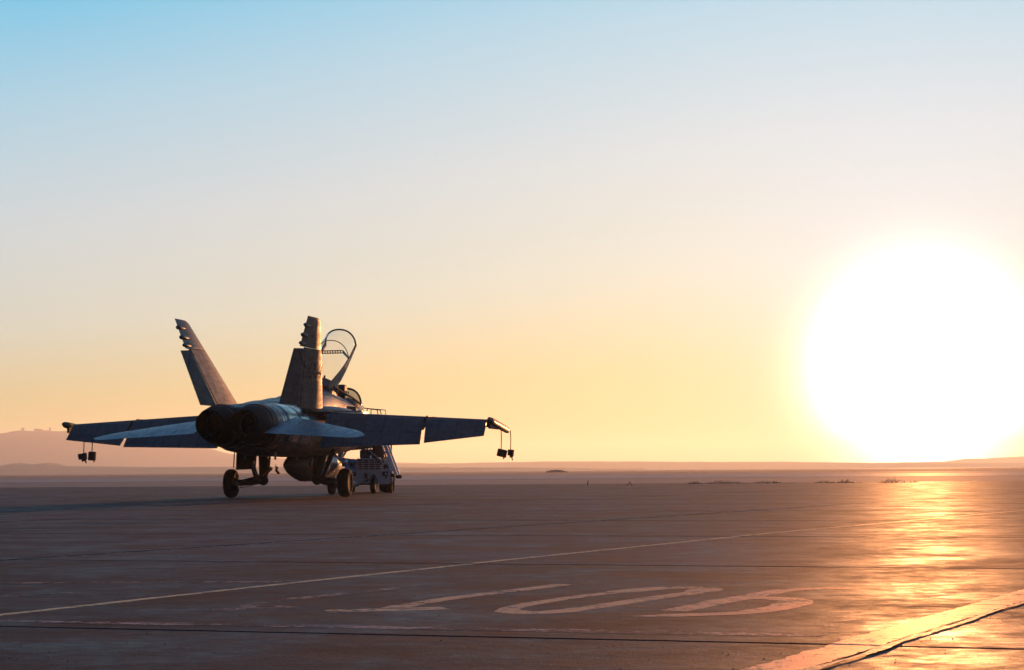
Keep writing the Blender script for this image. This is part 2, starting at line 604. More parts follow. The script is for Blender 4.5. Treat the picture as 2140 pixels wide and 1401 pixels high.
def ribbon(name, pts, width, mat, z=.0007, ends=0.0, step=.03, seed=0.0, rag=.012, parent=None, along=False):
    """flat painted stroke following a centre line, with ragged edges and gaps at the slab joints"""
    P = [Vector(p) for p in pts]
    ws = width if isinstance(width, (list, tuple)) else [width] * len(P)
    L = [0]
    for a, b_ in zip(P, P[1:]):
        L.append(L[-1] + (b_ - a).length)
    n = max(2, int(L[-1] / step))
    rows = []
    def sample(d):
        for i in range(len(P) - 1):
            if d <= L[i + 1] or i == len(P) - 2:
                f = (d - L[i]) / max(1e-6, L[i + 1] - L[i])
                return P[i].lerp(P[i + 1], f), ws[i] + (ws[i + 1] - ws[i]) * f
    for k in range(n + 1):
        d = L[-1] * k / n
        c, w = sample(d)
        a, _ = sample(max(0, d - .12))
        b_, _ = sample(min(L[-1], d + .12))
        tg = (b_ - a).normalized()
        nr = Vector((-tg.y, tg.x))
        r1 = rag * noise.noise(Vector((d * 9 + seed, 1.3, 0))) + rag * .7 * noise.noise(Vector((d * 31 + seed, 5, 0)))
        r2 = rag * noise.noise(Vector((d * 9 + seed, 8.3, 0))) + rag * .7 * noise.noise(Vector((d * 31 + seed, 2, 0)))
        rows.append((c, c + nr * (w / 2 + r1), c - nr * (w / 2 + r2)))
    mb = MB()
    vs = [(q.x, q.y, z + slab_z(q.x, q.y)) for r_ in rows for q in (r_[1], r_[2])]
    fs = [(2 * k, 2 * k + 1, 2 * k + 3, 2 * k + 2) for k in range(n)
          if (along and k % 97) or (not near_joint(rows[k][0], .022) and not near_joint(rows[k][1], .012) and not near_joint(rows[k][2], .012))]
    mb.add(vs, fs)
    return mb.build(name, mat, parent)


def smooth_curve(pts, n=6, closed=False):
    P = [Vector(p) for p in pts]
    out = []
    m = len(P)
    for i in range(m if closed else m - 1):
        p0 = P[(i - 1) % m] if closed or i > 0 else P[i]
        p1, p2 = P[i], P[(i + 1) % m]
        p3 = P[(i + 2) % m] if closed or i + 2 < m else P[min(i + 1, m - 1)]
        for k in range(n):
            t_ = k / n
            out.append(.5 * ((2 * p1) + (p2 - p0) * t_ + (2 * p0 - 5 * p1 + 4 * p2 - p3) * t_ ** 2 + (3 * p1 - p0 - 3 * p2 + p3) * t_ ** 3))
    out.append(P[0] if closed else P[-1])
    return out


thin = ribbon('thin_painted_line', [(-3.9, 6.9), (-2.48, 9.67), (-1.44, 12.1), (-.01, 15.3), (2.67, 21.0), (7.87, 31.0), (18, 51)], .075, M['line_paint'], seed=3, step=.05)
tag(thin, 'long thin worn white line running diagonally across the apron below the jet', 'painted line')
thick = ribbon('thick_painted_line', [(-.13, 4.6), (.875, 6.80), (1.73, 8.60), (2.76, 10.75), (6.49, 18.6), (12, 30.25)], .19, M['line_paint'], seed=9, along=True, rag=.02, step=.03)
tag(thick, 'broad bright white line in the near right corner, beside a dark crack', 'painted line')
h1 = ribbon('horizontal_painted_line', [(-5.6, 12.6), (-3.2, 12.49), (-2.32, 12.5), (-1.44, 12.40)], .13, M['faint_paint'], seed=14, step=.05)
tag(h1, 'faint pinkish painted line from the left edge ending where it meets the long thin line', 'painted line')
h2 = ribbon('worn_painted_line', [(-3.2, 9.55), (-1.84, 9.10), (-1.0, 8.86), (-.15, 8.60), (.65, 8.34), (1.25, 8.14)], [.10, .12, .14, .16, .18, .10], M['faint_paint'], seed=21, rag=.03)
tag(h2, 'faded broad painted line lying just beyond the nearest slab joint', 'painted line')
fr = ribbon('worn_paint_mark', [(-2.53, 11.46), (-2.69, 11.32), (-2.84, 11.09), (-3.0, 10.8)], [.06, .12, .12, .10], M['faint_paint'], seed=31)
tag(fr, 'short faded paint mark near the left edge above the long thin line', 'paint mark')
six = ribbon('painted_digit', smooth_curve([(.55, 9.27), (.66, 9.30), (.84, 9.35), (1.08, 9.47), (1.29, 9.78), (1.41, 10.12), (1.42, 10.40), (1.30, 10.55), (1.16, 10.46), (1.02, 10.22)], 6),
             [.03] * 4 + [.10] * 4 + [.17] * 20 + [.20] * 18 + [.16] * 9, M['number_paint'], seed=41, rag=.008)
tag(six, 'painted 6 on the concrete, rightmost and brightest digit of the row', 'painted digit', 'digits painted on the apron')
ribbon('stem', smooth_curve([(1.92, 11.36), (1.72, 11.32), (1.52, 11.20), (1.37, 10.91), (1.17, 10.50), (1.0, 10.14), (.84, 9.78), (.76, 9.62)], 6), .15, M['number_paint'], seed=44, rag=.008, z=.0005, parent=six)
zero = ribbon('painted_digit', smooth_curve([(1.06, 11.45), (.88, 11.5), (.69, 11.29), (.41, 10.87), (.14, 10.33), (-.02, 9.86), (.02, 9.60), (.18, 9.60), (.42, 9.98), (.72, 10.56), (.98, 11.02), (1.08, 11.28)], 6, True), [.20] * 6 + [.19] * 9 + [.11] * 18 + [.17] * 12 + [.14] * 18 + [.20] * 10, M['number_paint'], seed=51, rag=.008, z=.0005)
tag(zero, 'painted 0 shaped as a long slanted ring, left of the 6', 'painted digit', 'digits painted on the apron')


def digit_one(foot, stem, w, mat, seed, label):
    mb = MB()
    a = ribbon('stem', stem, w, mat, seed=seed, rag=.010)
    b_ = ribbon('foot', foot, w * 1.5, mat, seed=seed + 4, rag=.012, z=.0005)
    me = a.data
    root = link('painted_digit', me)
    b_.parent = root
    bpy.data.objects.remove(a)
    tag(root, label, 'painted digit', 'digits painted on the apron')


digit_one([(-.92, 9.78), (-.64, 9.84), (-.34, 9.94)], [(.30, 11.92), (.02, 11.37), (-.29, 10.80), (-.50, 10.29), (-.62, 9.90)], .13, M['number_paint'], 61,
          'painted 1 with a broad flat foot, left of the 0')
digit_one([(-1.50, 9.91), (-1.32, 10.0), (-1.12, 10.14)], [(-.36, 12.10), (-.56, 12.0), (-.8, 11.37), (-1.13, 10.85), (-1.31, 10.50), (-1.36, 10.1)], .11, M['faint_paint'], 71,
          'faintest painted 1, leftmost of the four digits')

# sealed crack along the near side of the broad line: sunken jagged gap with a broken lip
mb, lip = MB(), MB()
P0_, P1_ = Vector((.115, 4.9)), Vector((12.6, 31.2))
n = 520
dv = (P1_ - P0_)
nr = Vector((dv.y, -dv.x)).normalized()
vs, lv = [], []
for k in range(n + 1):
    d = k / n * dv.length
    c = P0_ + dv * (k / n) + nr * (.035 * noise.noise(Vector((d * 1.3, 0, 2))) + .018 * noise.noise(Vector((d * 6, 3, 0))))
    w = .010 + .020 * max(0, noise.noise(Vector((d * 2.2, 5, 1))) + .25) + .012 * abs(noise.noise(Vector((d * 17, 1, 6))))
    vs += [(c.x - nr.x * w, c.y - nr.y * w, .0035), (c.x + nr.x * w, c.y + nr.y * w, .0035)]
    l1, l2 = w * .9, w + .05 + .02 * noise.noise(Vector((d * 5, 9, 9)))
    hz = .004 + .003 * noise.noise(Vector((d * 7, 2, 2)))
    lv += [(c.x - nr.x * l1, c.y - nr.y * l1, -.01), (c.x - nr.x * (l1 + .008), c.y - nr.y * (l1 + .008), hz), (c.x - nr.x * l2, c.y - nr.y * l2, .0005)]
mb.add(vs, [(2 * k, 2 * k + 1, 2 * k + 3, 2 * k + 2) for k in range(n)])
crack = mb.build('apron_crack', M['tar'])
tag(crack, kind='structure')
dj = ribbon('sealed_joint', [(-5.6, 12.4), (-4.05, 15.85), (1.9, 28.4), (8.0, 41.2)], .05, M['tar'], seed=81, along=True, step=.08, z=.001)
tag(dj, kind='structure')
fl2 = ribbon('joint_edge_sheen', [(-5.5, 12.35), (-3.95, 15.80), (2.0, 28.35), (8.1, 41.15)], .05, M['faint_paint'], seed=84, along=True, step=.08)  # reflection on the joint's raised edge, put in as a pale strip of colour
tag(fl2, 'pale strip painted as the sheen on the raised edge of the dark diagonal joint beyond the bright thin line', 'painted line')
# small stones scattered on the near apron
mb = MB()
for k in range(900):
    y = 6.5 + 30 * random.random() ** 1.6
    x = random.uniform(-.27, .27) * y
    r = random.uniform(.0015, .0045) * (1 + y * .02)
    q = [Vector((random.uniform(.6, 1.2), 0, 0)), Vector((-.5, random.uniform(.5, 1), 0)), Vector((-.4, -random.uniform(.5, 1), 0)), Vector((.1, 0, random.uniform(.6, 1.1)))]
    mb.add([(x + v.x * r, y + v.y * r, v.z * r) for v in q], [(0, 1, 3), (1, 2, 3), (2, 0, 3)])
tag(mb.build('gravel', M['dirt']), 'scattered tiny stones on the concrete', None, None, 'stuff')


def ridge(name, prof, y0, depth, mat, step, amp, seed, x_scale=1.0):
    """a range of hills with depth: crest profile (x, height) in metres, slopes both ways"""
    xs = [prof[0][0] + i * step for i in range(int((prof[-1][0] - prof[0][0]) / step) + 1)]
    rows = 15
    vs, fs = [], []
    for x in xs:
        for (xa, ha), (xb, hb) in zip(prof, prof[1:]):
            if xa <= x <= xb:
                f = (x - xa) / (xb - xa)
                h = ha + (hb - ha) * (f * f * (3 - 2 * f))
                break
        crest = h * (1 + .04 * noise.noise(Vector((x * .02, seed, 0)))) + amp * noise.noise(Vector((x * .011, seed, 3))) + amp * .5 * noise.noise(Vector((x * .05, seed, 3)))
        for k in range(rows):
            f = k / (rows - 1)
            s_ = math.sin(math.pi * f) ** 1.3
            y = y0 + depth * (f - .5)
            rough = noise.fractal(Vector((x * .006, y * .006, seed)), .9, 2.1, 5) * h * .22 * (s_ * (1 - s_) * 3)
            vs.append((x, y, max(-.2, crest * s_ + rough - .2)))
    for i in range(len(xs) - 1):
        for k in range(rows - 1):
            a = i * rows + k
            fs.append((a, a + 1, a + rows + 1, a + rows))
    o = MB().add(vs, fs).build(name, mat, None, 60)
    return tag(o, kind='structure')


DM = 5200.0
km = DM / 4161.0
def mpx(pts, km_, roll=.007):
    return [((x - 1070) * km_, (983 + (1070 - x) * roll - y) * km_) for x, y in pts]


ridge('mountain', [(-3200, 40), (-2500, 62), (-1900, 80), (-1340, 106), (-1281, 114), (-1240, 111), (-1218, 112), (-1175, 111), (-1100, 106), (-960, 84), (-837, 70),
                   (-712, 46), (-587, 36), (-340, 24), (-90, 16), (100, 8), (400, 4)], DM, 900, M['rock'], 8.0, 1.0, 2.0)
ridge('near_hill', [(-1150, 4), (-900, 7), (-690, 9), (-640, 10), (-618, 14.5), (-600, 12.5), (-580, 14.0), (-560, 10), (-450, 8.2), (-250, 7), (-60, 5), (160, 2)],
      2500, 320, M['rock'], 5.0, .3, 11.0)
ridge('distant_ridge', [(-1300, 8), (-830, 16), (-276, 17), (110, 20.5), (550, 16.5), (880, 12), (1180, 10), (1700, 6)], 4600, 500, M['rock'], 8.0, .3, 31.0)
ridge('far_right_hill', [(420, 2), (980, 14), (1380, 19), (1500, 28), (1680, 34), (2100, 46), (2900, 54), (3700, 40)], 6500, 900, M['rock'], 10.0, .6, 21.0)
# islet of rock far out on the flats
tag(MB().ball((12.6, 585, -.15), 1.0, 6, (3.2, 1.2, .9)).ball((14.6, 585, -.15), .6, 5, (3.0, 1.2, .8)).build('rock_outcrop', M['rock'], None, 50),
    'low dark rock outcrop lying alone far out on the flats', 'rock')


def far_building(x, w, h, y, label, extra):
    z = 100
    deps = bpy.data.objects['mountain'].data
    best = max((v.co.z for v in deps.vertices if abs(v.co.x - x) < 8), default=100)
    r = empty('hilltop_building', (x, y, best - 1.5))
    tag(r, label, 'building', 'buildings on the mountain crest')
    MB().box((0, 0, h / 2), (w, w * .7 if w < 20 else 14, h)).build('wall', M['building'], r)
    for e in extra:
        MB().box(e[0], e[1]).build(e[2], M['building'], r)


far_building(-1278, 5, 4.5, DM, 'small watchtower on the highest point of the far mountain, left of the long block', [((0, 0, 6.2), (8, 6, 3.4), 'observation_room')])
far_building(-1238, 19, 5.5, DM, 'long flat-roofed block on the far mountain crest', [((-3, 0, 6.3), (9, 10, 1.6), 'roof_room'), ((9.8, 0, 3.0), (1.8, 8, 6), 'end_tower')])
far_building(-1207, 4.2, 8.0, DM, 'tall narrow tower on the far mountain crest, right of the long block', [((0, 0, 8.3), (5.4, 5, 1.6), 'tower_head')])

# scrub and rubble along the edge of the apron


def bush(mb, x, y, w, h, n, z=0.0):
    for k in range(n):
        a, rr = random.uniform(0, 6.283), random.random() ** .6
        px, py = x + math.cos(a) * rr * w / 2, y + math.sin(a) * rr * w / 2
        top = h * (1 - rr * rr) * random.uniform(.5, 1.1) * (1 + .4 * noise.noise(Vector((px * 6, py * 6, 0))))
        pz = z + random.random() * max(.01, top)
        s_ = random.uniform(.3, .8) * .05 * (h / .2) ** .5
        d1 = Vector((random.gauss(0, 1), random.gauss(0, 1), random.gauss(0, .8))).normalized() * s_
        d2 = Vector((random.gauss(0, 1), random.gauss(0, 1), random.gauss(0, .8))).normalized() * s_ * .5
        c = Vector((px, py, pz))
        mb.add([c - d1, c + d2, c + d1, c - d2], [(0, 1, 2, 3)])


bushes = [(8.22, 90.3, .75, .17, 'dark round scrub tuft at the apron edge, the darkest and leftmost one'),
          (9.9, 93.5, 1.9, .16, 'low wide scrub patch right of the darkest tuft'),
          (11.9, 93.2, 1.5, .13, 'thin scrub patch between the wide patch and the pair near the sun glare'),
          (14.3, 91.5, 1.0, .15, 'scrub tuft left of the sun streak, first of the pair'),
          (15.25, 91.5, .8, .21, 'taller scrub tuft just right of its neighbour before the sun streak'),
          (17.2, 90.4, 1.2, .24, 'tallest rounded scrub tuft nearest the sun streak'),
          (18.1, 90.2, .5, .12, 'small scrub tuft at the foot of the tallest tuft')]
for x, y, w, h, lab in bushes:
    mb = MB()
    bush(mb, x, y, w, h, int(260 * w))
    tag(mb.build('scrub_tuft', M['shrub']), lab, 'shrub', 'scrub tufts along the apron edge')
mb = MB()
for k in range(260):
    x = random.uniform(3.5, 21) if k % 3 else random.uniform(8, 12)
    bush(mb, x, 91 + random.gauss(0, 1.4), random.uniform(.08, .3), random.uniform(.02, .07), 10, -.01)
tag(mb.build('ground_litter', M['shrub']), 'low dry weeds and rubble strewn along the apron edge', None, None, 'stuff')
mb = MB().tube((3.21, 86, 0), (3.23, 86, .19), .022, .018, 8)
mb.ball((3.23, 86, .19), .024, 4)
tag(mb.build('marker_post', M['frame']), 'short dark upright marker post standing on the far apron', 'marker post')
mb = MB().pipe([(4.83, 84.4, 0), (4.93, 84.4, .16), (5.03, 84.4, 0)], .018, 6)
tag(mb.build('marker_stand', M['frame']), 'small dark inverted V shaped stand on the far apron right of the post', 'marker stand')

# ------------------------------------------------------------------ the jet
A_JET = R(9.3)
JET = empty('fighter_jet', (-5.86, 53.0, 0), -A_JET)
tag(JET, 'grey twin-tailed fighter jet parked with its cockpit canopy raised', 'fighter jet')
V = Vector


def part(mb, name, mat, parent=None, smooth=35):
    return mb.build(name, M[mat], parent or JET, smooth)


def sup(t_, xc, zc, rx, ru, rd, n=28, ex=2.4):
    ring = []
    for k in range(n):
        a = 2 * math.pi * k / n
        c, s_ = math.cos(a), math.sin(a)
        x = math.copysign(abs(c) ** (2 / ex), c) * rx
        z = math.copysign(abs(s_) ** (2 / ex), s_) * (ru if s_ > 0 else rd)
        ring.append(V((xc + x, t_, zc + z)))
    return ring


def interp(tab, t_):
    for a, b_ in zip(tab, tab[1:]):
        if a[0] <= t_ <= b_[0]:
            f = (t_ - a[0]) / (b_[0] - a[0])
            f = f * f * (3 - 2 * f)
            return [p + (q - p) * f for p, q in zip(a, b_)]
    return list(tab[0] if t_ < tab[0][0] else tab[-1])


# main body: t, zc, rx, up, down, exponent
BODY = [(-4.8, 1.95, .42, .30, .35, 2.2), (-4.2, 1.95, .60, .42, .62, 2.4), (-2.5, 1.92, .75, .58, .80, 2.6), (-1.0, 1.90, .80, .72, .84, 2.6), (0.5, 1.95, .72, .84, .88, 2.5),
        (2.0, 2.0, .62, 1.02, .90, 2.3), (2.7, 2.05, .58, 1.04, .88, 2.2), (3.6, 2.05, .57, .86, .84, 2.5), (4.6, 2.0, .56, .79, .76, 2.8), (5.9, 1.95, .53, .71, .66, 2.6),
        (7.0, 1.90, .49, .60, .58, 2.3), (8.6, 1.82, .37, .43, .45, 2.1), (9.6, 1.76, .21, .24, .27, 2.0), (10.3, 1.72, .03, .03, .03, 2.0)]
mb = MB()
rings = []
for k in range(64):
    t_ = -4.8 + 15.1 * k / 63
    q = interp(BODY, t_)
    rings.append(sup(t_, 0, q[1], q[2], q[3], q[4], 32, q[5]))
mb.loft(rings)
# engine nacelles and intakes
NAC = [(-4.95, .43, 1.82, .485, .50, .50), (-4.4, .42, 1.79, .53, .54, .52), (-3.4, .46, 1.77, .60, .60, .60), (-2.0, .50, 1.75, .64, .60, .66), (-.5, .54, 1.72, .66, .56, .64), (1.0, .62, 1.70, .60, .52, .60), (2.2, .78, 1.72, .44, .50, .52), (3.0, .88, 1.76, .34, .46, .48)]


def nac_ring(t_, side, grow=0.0, n=32):
    q = interp(NAC, t_)
    return sup(t_, side * q[1], q[2], q[3] + grow, q[4] + grow, q[5] + grow, n, 2.15)


for side in (-1, 1):
    mb.loft([nac_ring(-4.95 + 7.95 * k / 30, side) for k in range(31)])
# flat deck between the fins and the beaver tail
mb.add([(-.95, -1.2, 2.30), (.95, -1.2, 2.30), (.62, -4.3, 2.24), (-.62, -4.3, 2.24), (-.95, -1.2, 2.0), (.95, -1.2, 2.0), (.62, -4.3, 2.0), (-.62, -4.3, 2.0)],
       [(0, 1, 2, 3), (7, 6, 5, 4), (0, 4, 5, 1), (1, 5, 6, 2), (2, 6, 7, 3), (3, 7, 4, 0)])
part(mb, 'fuselage', 'paint', None, 40)
# leading edge extensions (strakes) and fences
for side in (-1, 1):
    mb = MB()
    out_ = [(.50, 6.6), (.60, 5.8), (.78, 4.8), (1.0, 3.8), (1.18, 3.0), (1.32, 2.4), (1.62, 1.72), (1.62, 1.2), (1.3, -1.3), (1.12, -2.2), (.6, -2.4), (.5, 1.0)]
    up_, dn_ = [], []
    for x, t_ in out_:
        edge = x > .5 and x < 1.6 and t_ > 1.5
        z = 2.28 + .09 * max(0, min(1, (t_ - 1) / 5))
        up_.append(V((side * x, t_, z + (.008 if x > .55 else .10))))
        dn_.append(V((side * x, t_, z - (.012 if x > .55 else .12) - (0.05 if t_ < 1.5 else 0))))
    n = len(out_)
    mb.add(up_ + dn_, [tuple(range(n)), tuple(range(2 * n - 1, n - 1, -1))] + [(i, n + i, n + (i + 1) % n, (i + 1) % n) for i in range(n)])
    part(mb, 'strake', 'paint', None, 30)
    fence = MB().plate([V((side * .86 + .07, 3.35, 2.33)), V((side * .86 - .07, 2.60, 2.31)), V((side * .86 - .05, 2.78, 2.50)), V((side * .86 + .06, 3.25, 2.49))], .02)
    part(fence, 'strake_fence', 'matte')
    # shoulder fairing over the wing root, seen lit from above
    mb = MB()
    rr = []
    for k in range(12):
        t_ = -1.9 + 4.6 * k / 11
        f = math.sin(math.pi * (k + .3) / 11.6) ** .6
        rr.append(sup(t_, side * 1.02, 2.26, .38 * f + .02, .14 * f + .01, .1, 14, 2.0))
    mb.loft(rr)
    part(mb, 'wing_root_fairing', 'paint')
    # intake mouth
    ring = nac_ring(3.0, side)
    c = sum(ring, V((0, 0, 0))) / len(ring)
    mb = MB().loft([ring, [c + (p - c) * 1.03 + V((0, .06, 0)) for p in ring], [c + (p - c) * .93 + V((0, .07, 0)) for p in ring], [c + (p - c) * .85 - V((0, .6, 0)) for p in ring]], False)
    part(mb, 'intake', 'paint_dark')

# engine nozzles
for side in (-1, 1):
    q = NAC[0]
    cx, cz = side * q[1], q[2]
    noz = MB().lathe([(0, .478), (.10, .470), (.16, .462), (.16, .40), (0.0, .36)], (cx, -4.95, cz), (0, -1, 0), 36, False).build('nozzle', M['burnt'], JET, 35)
    NP = 14
    pm = MB()
    a0, a1 = -math.pi / NP * .95, math.pi / NP * .95
    for (d, r) in ((.12, .462), (.32, .450), (.56, .405), (.80, .345)):
        pm.v += [(math.cos(a0) * r, -d, math.sin(a0) * r), (r * 1.012, -d, 0), (math.cos(a1) * r, -d, math.sin(a1) * r)]
    for (d, r) in ((.80, .325), (.56, .38), (.12, .40)):
        pm.v += [(math.cos(a0) * r, -d, math.sin(a0) * r), (r * 1.0, -d, 0), (math.cos(a1) * r, -d, math.sin(a1) * r)]
    for i in range(6):
        for k in range(2):
            pm.f.append((3 * i + k, 3 * i + k + 1, 3 * i + k + 4, 3 * i + k + 3))
    pme = pm.mesh('petal', M['petal'], 30)
    for k in range(NP):
        o = link('petal', pme, noz)
        o.location = (cx, -4.95, cz)
        o.rotation_euler = (0, 2 * math.pi * k / NP, 0)
    MB().lathe([(0.0, .40), (.5, .33), (.9, .30)], (cx, -4.95, cz), (0, -1, 0), 28, False).build('liner', M['soot'], noz, 60)
    MB().lathe([(-.05, .40), (-.02, .395), (.05, .12), (.30, .05)], (cx, -4.95, cz), (0, -1, 0), 28).build('exhaust_cone', M['soot'], noz, 60)
    # bare metal bands round the rear of each nacelle
    for a_, b_, m_ in ((-4.94, -4.6, 'burnt'), (-4.2, -4.13, 'titanium'), (-4.05, -3.99, 'titanium'), (-3.8, -3.05, 'titanium'), (-2.9, -2.3, 'titanium')):
        full = [nac_ring(a_ + (b_ - a_) * k / 4, side, .006, 32) for k in range(5)]
        if m_ == 'titanium' and b_ - a_ > .2:
            # only the outboard shoulder
            full = [[r_[j % 32] for j in (range(-3, 10) if side > 0 else range(7, 20))] for r_ in full]
            mb = MB().loft(full, False, False)
        else:
            mb = MB().loft(full, False)
        part(mb, 'heat_panel', m_, None, 50)


def airfoil(mb, sts, prof, nrm=None):
    """sts: (LE, TE, thickness); prof: (u, half thickness share)"""
    le0, te0, le1 = V(sts[0][0]), V(sts[0][1]), V(sts[-1][0])
    if nrm is None:
        nrm = (te0 - le0).cross(le1 - le0).normalized()
    rings = []
    for le, te, th in sts:
        le, te = V(le), V(te)
        rings.append([le.lerp(te, u) + nrm * h * th for u, h in prof] + [le.lerp(te, u) - nrm * h * th for u, h in reversed(prof) if h > 0])
    mb.loft(rings)
    return mb


P_WING = [(0, 0), (.02, .22), (.08, .38), (.25, .5), (.55, .48), (.85, .36), (1.0, .30)]
P_FLAP = [(0, .28), (.06, .46), (.2, .5), (.6, .28), (1.0, .02)]
P_FULL = [(0, 0), (.02, .2), (.1, .4), (.35, .5), (.6, .40), (.85, .16), (1.0, .02)]
P_FIN = [(0, 0), (.02, .2), (.1, .4), (.4, .5), (.75, .40), (1.0, .32)]


def wz(x):
    return 2.17 - (abs(x) - 1.0) * .052


for sd in (-1, 1):
    root = empty('wing', (0, 0, 0), 0, JET)
    root.scale = (1.02, 1, 1)
    def LE(x):
        return 1.72 - (x - 1.0) * (2.05 / 4.5)
    box_ = MB()
    airfoil(box_, [((sd * x, LE(x) - .38 + .04 * (x - 1), wz(x)), (sd * x, -1.30 - .03 * (x - 1), wz(x)), th) for x, th in ((1.0, .17), (3.8, .12), (5.42, .085))], P_WING)
    w = box_.build('wing_skin', M['paint'], root, 30)
    # drooped leading edge flaps, in two pieces
    for xa, xb in ((1.25, 3.78), (3.84, 5.40)):
        mb = MB()
        sts = []
        for x in (xa, xb):
            c = .46 - .05 * (x - 1)
            sts.append(((sd * x, LE(x) - .02, wz(x) - .13), (sd * x, LE(x) - c, wz(x) - .005), .11))
        airfoil(mb, sts, [(0, 0), (.05, .28), (.4, .5), (1, .5)])
        mb.build('leading_edge_flap', M['paint'], root, 30)
    # drooped flap and aileron
    mb = MB()
    airfoil(mb, [((sd * 1.30, -1.36, wz(1.3) - .02), (sd * 1.32, -2.28, 1.29), .15), ((sd * 3.80, -1.42, wz(3.8) - .01), (sd * 3.84, -2.14, 1.345), .10)], P_FLAP)
    mb.build('flap', M['paint_dark'], root, 30)
    mb = MB()
    airfoil(mb, [((sd * 3.87, -1.42, wz(3.9) - .01), (sd * 3.93, -2.12, 1.38), .10), ((sd * 5.40, -1.46, wz(5.4) - .01), (sd * 5.42, -2.00, 1.545), .075)], P_FLAP)
    mb.build('aileron', M['paint_dark'], root, 30)
    for x in (1.9, 3.1, 3.83, 4.7):
        mb = MB()
        mb.loft([sup(t_, sd * x, wz(x) - .05 + dz, .035, .03 + .02 * (abs(t_) < 1), r_, 10, 2.0) for t_, dz, r_ in ((.3, .01, .02), (-.4, 0, .10), (-1.3, -.03, .12), (-1.62, -.16, .08), (-1.75, -.24, .02))])
        mb.build('flap_hinge_fairing', M['paint_dark'], root, 40)
    # wing fold seam hinge and tip launcher rail
    MB().box((sd * 3.82, -.2, wz(3.82) + .055), (.05, 1.9, .03)).build('wing_fold_hinge', M['paint_dark'], root)
    rail = MB()
    rr = []
    for t_, s_ in ((-1.95, .03), (-1.80, .075), (-1.5, .09), (0.9, .085), (1.12, .03)):
        rr.append(sup(t_, sd * 5.53, wz(5.5) + .02 - .075 * (t_ + 1.9), s_ * .75, s_, s_, 12, 3.0))
    rail.loft(rr)
    rail.box((sd * 5.50, -1.0, wz(5.5) - .13), (.06, 1.3, .14))
    rl = rail.build('launcher_rail', M['cover'], root, 30)
    MB().box((sd * 5.60, -.3, wz(5.5) - .11), (.012, 2.3, .018), Matrix.Rotation(-.075, 3, 'X')).build('rail_edge', M['steel'], rl)
    # pylon under the wing
    if sd > 0:
        mb = MB()
        airfoil(mb, [((sd * 2.15, .9, 2.05), (sd * 2.15, -1.1, 2.05), .12), ((sd * 2.15, .6, 1.72), (sd * 2.15, -.9, 1.70), .10)], P_FULL)
        mb.build('pylon', M['paint_dark'], root, 30)
    MB().box((sd * 1.75, -1.05, wz(1.75) + .10), (.75, .04, .045)).build('spoiler_edge', M['titanium'], root)

# stabilators, trailing edge down
for sd in (-1, 1):
    th = R(9.5)
    def sp(x, t_, up_=0.0):
        return V((sd * x, t_, 1.95 + (t_ + 3.5) * math.tan(th) - (x - 1) * .03 + up_))
    st = MB()
    airfoil(st, [(sp(.88, -3.0), sp(.88, -5.6), .16), (sp(1.6, -3.65), sp(1.6, -5.75), .13), (sp(2.85, -4.80), sp(2.85, -6.0), .07), (sp(3.05, -5.02), sp(3.05, -6.02), .05), (sp(3.22, -5.33), sp(3.22, -5.92), .03), (sp(3.33, -5.62), sp(3.33, -5.74), .012)], P_FULL)
    st.build('stabilator', M['paint_light'], JET, 30)

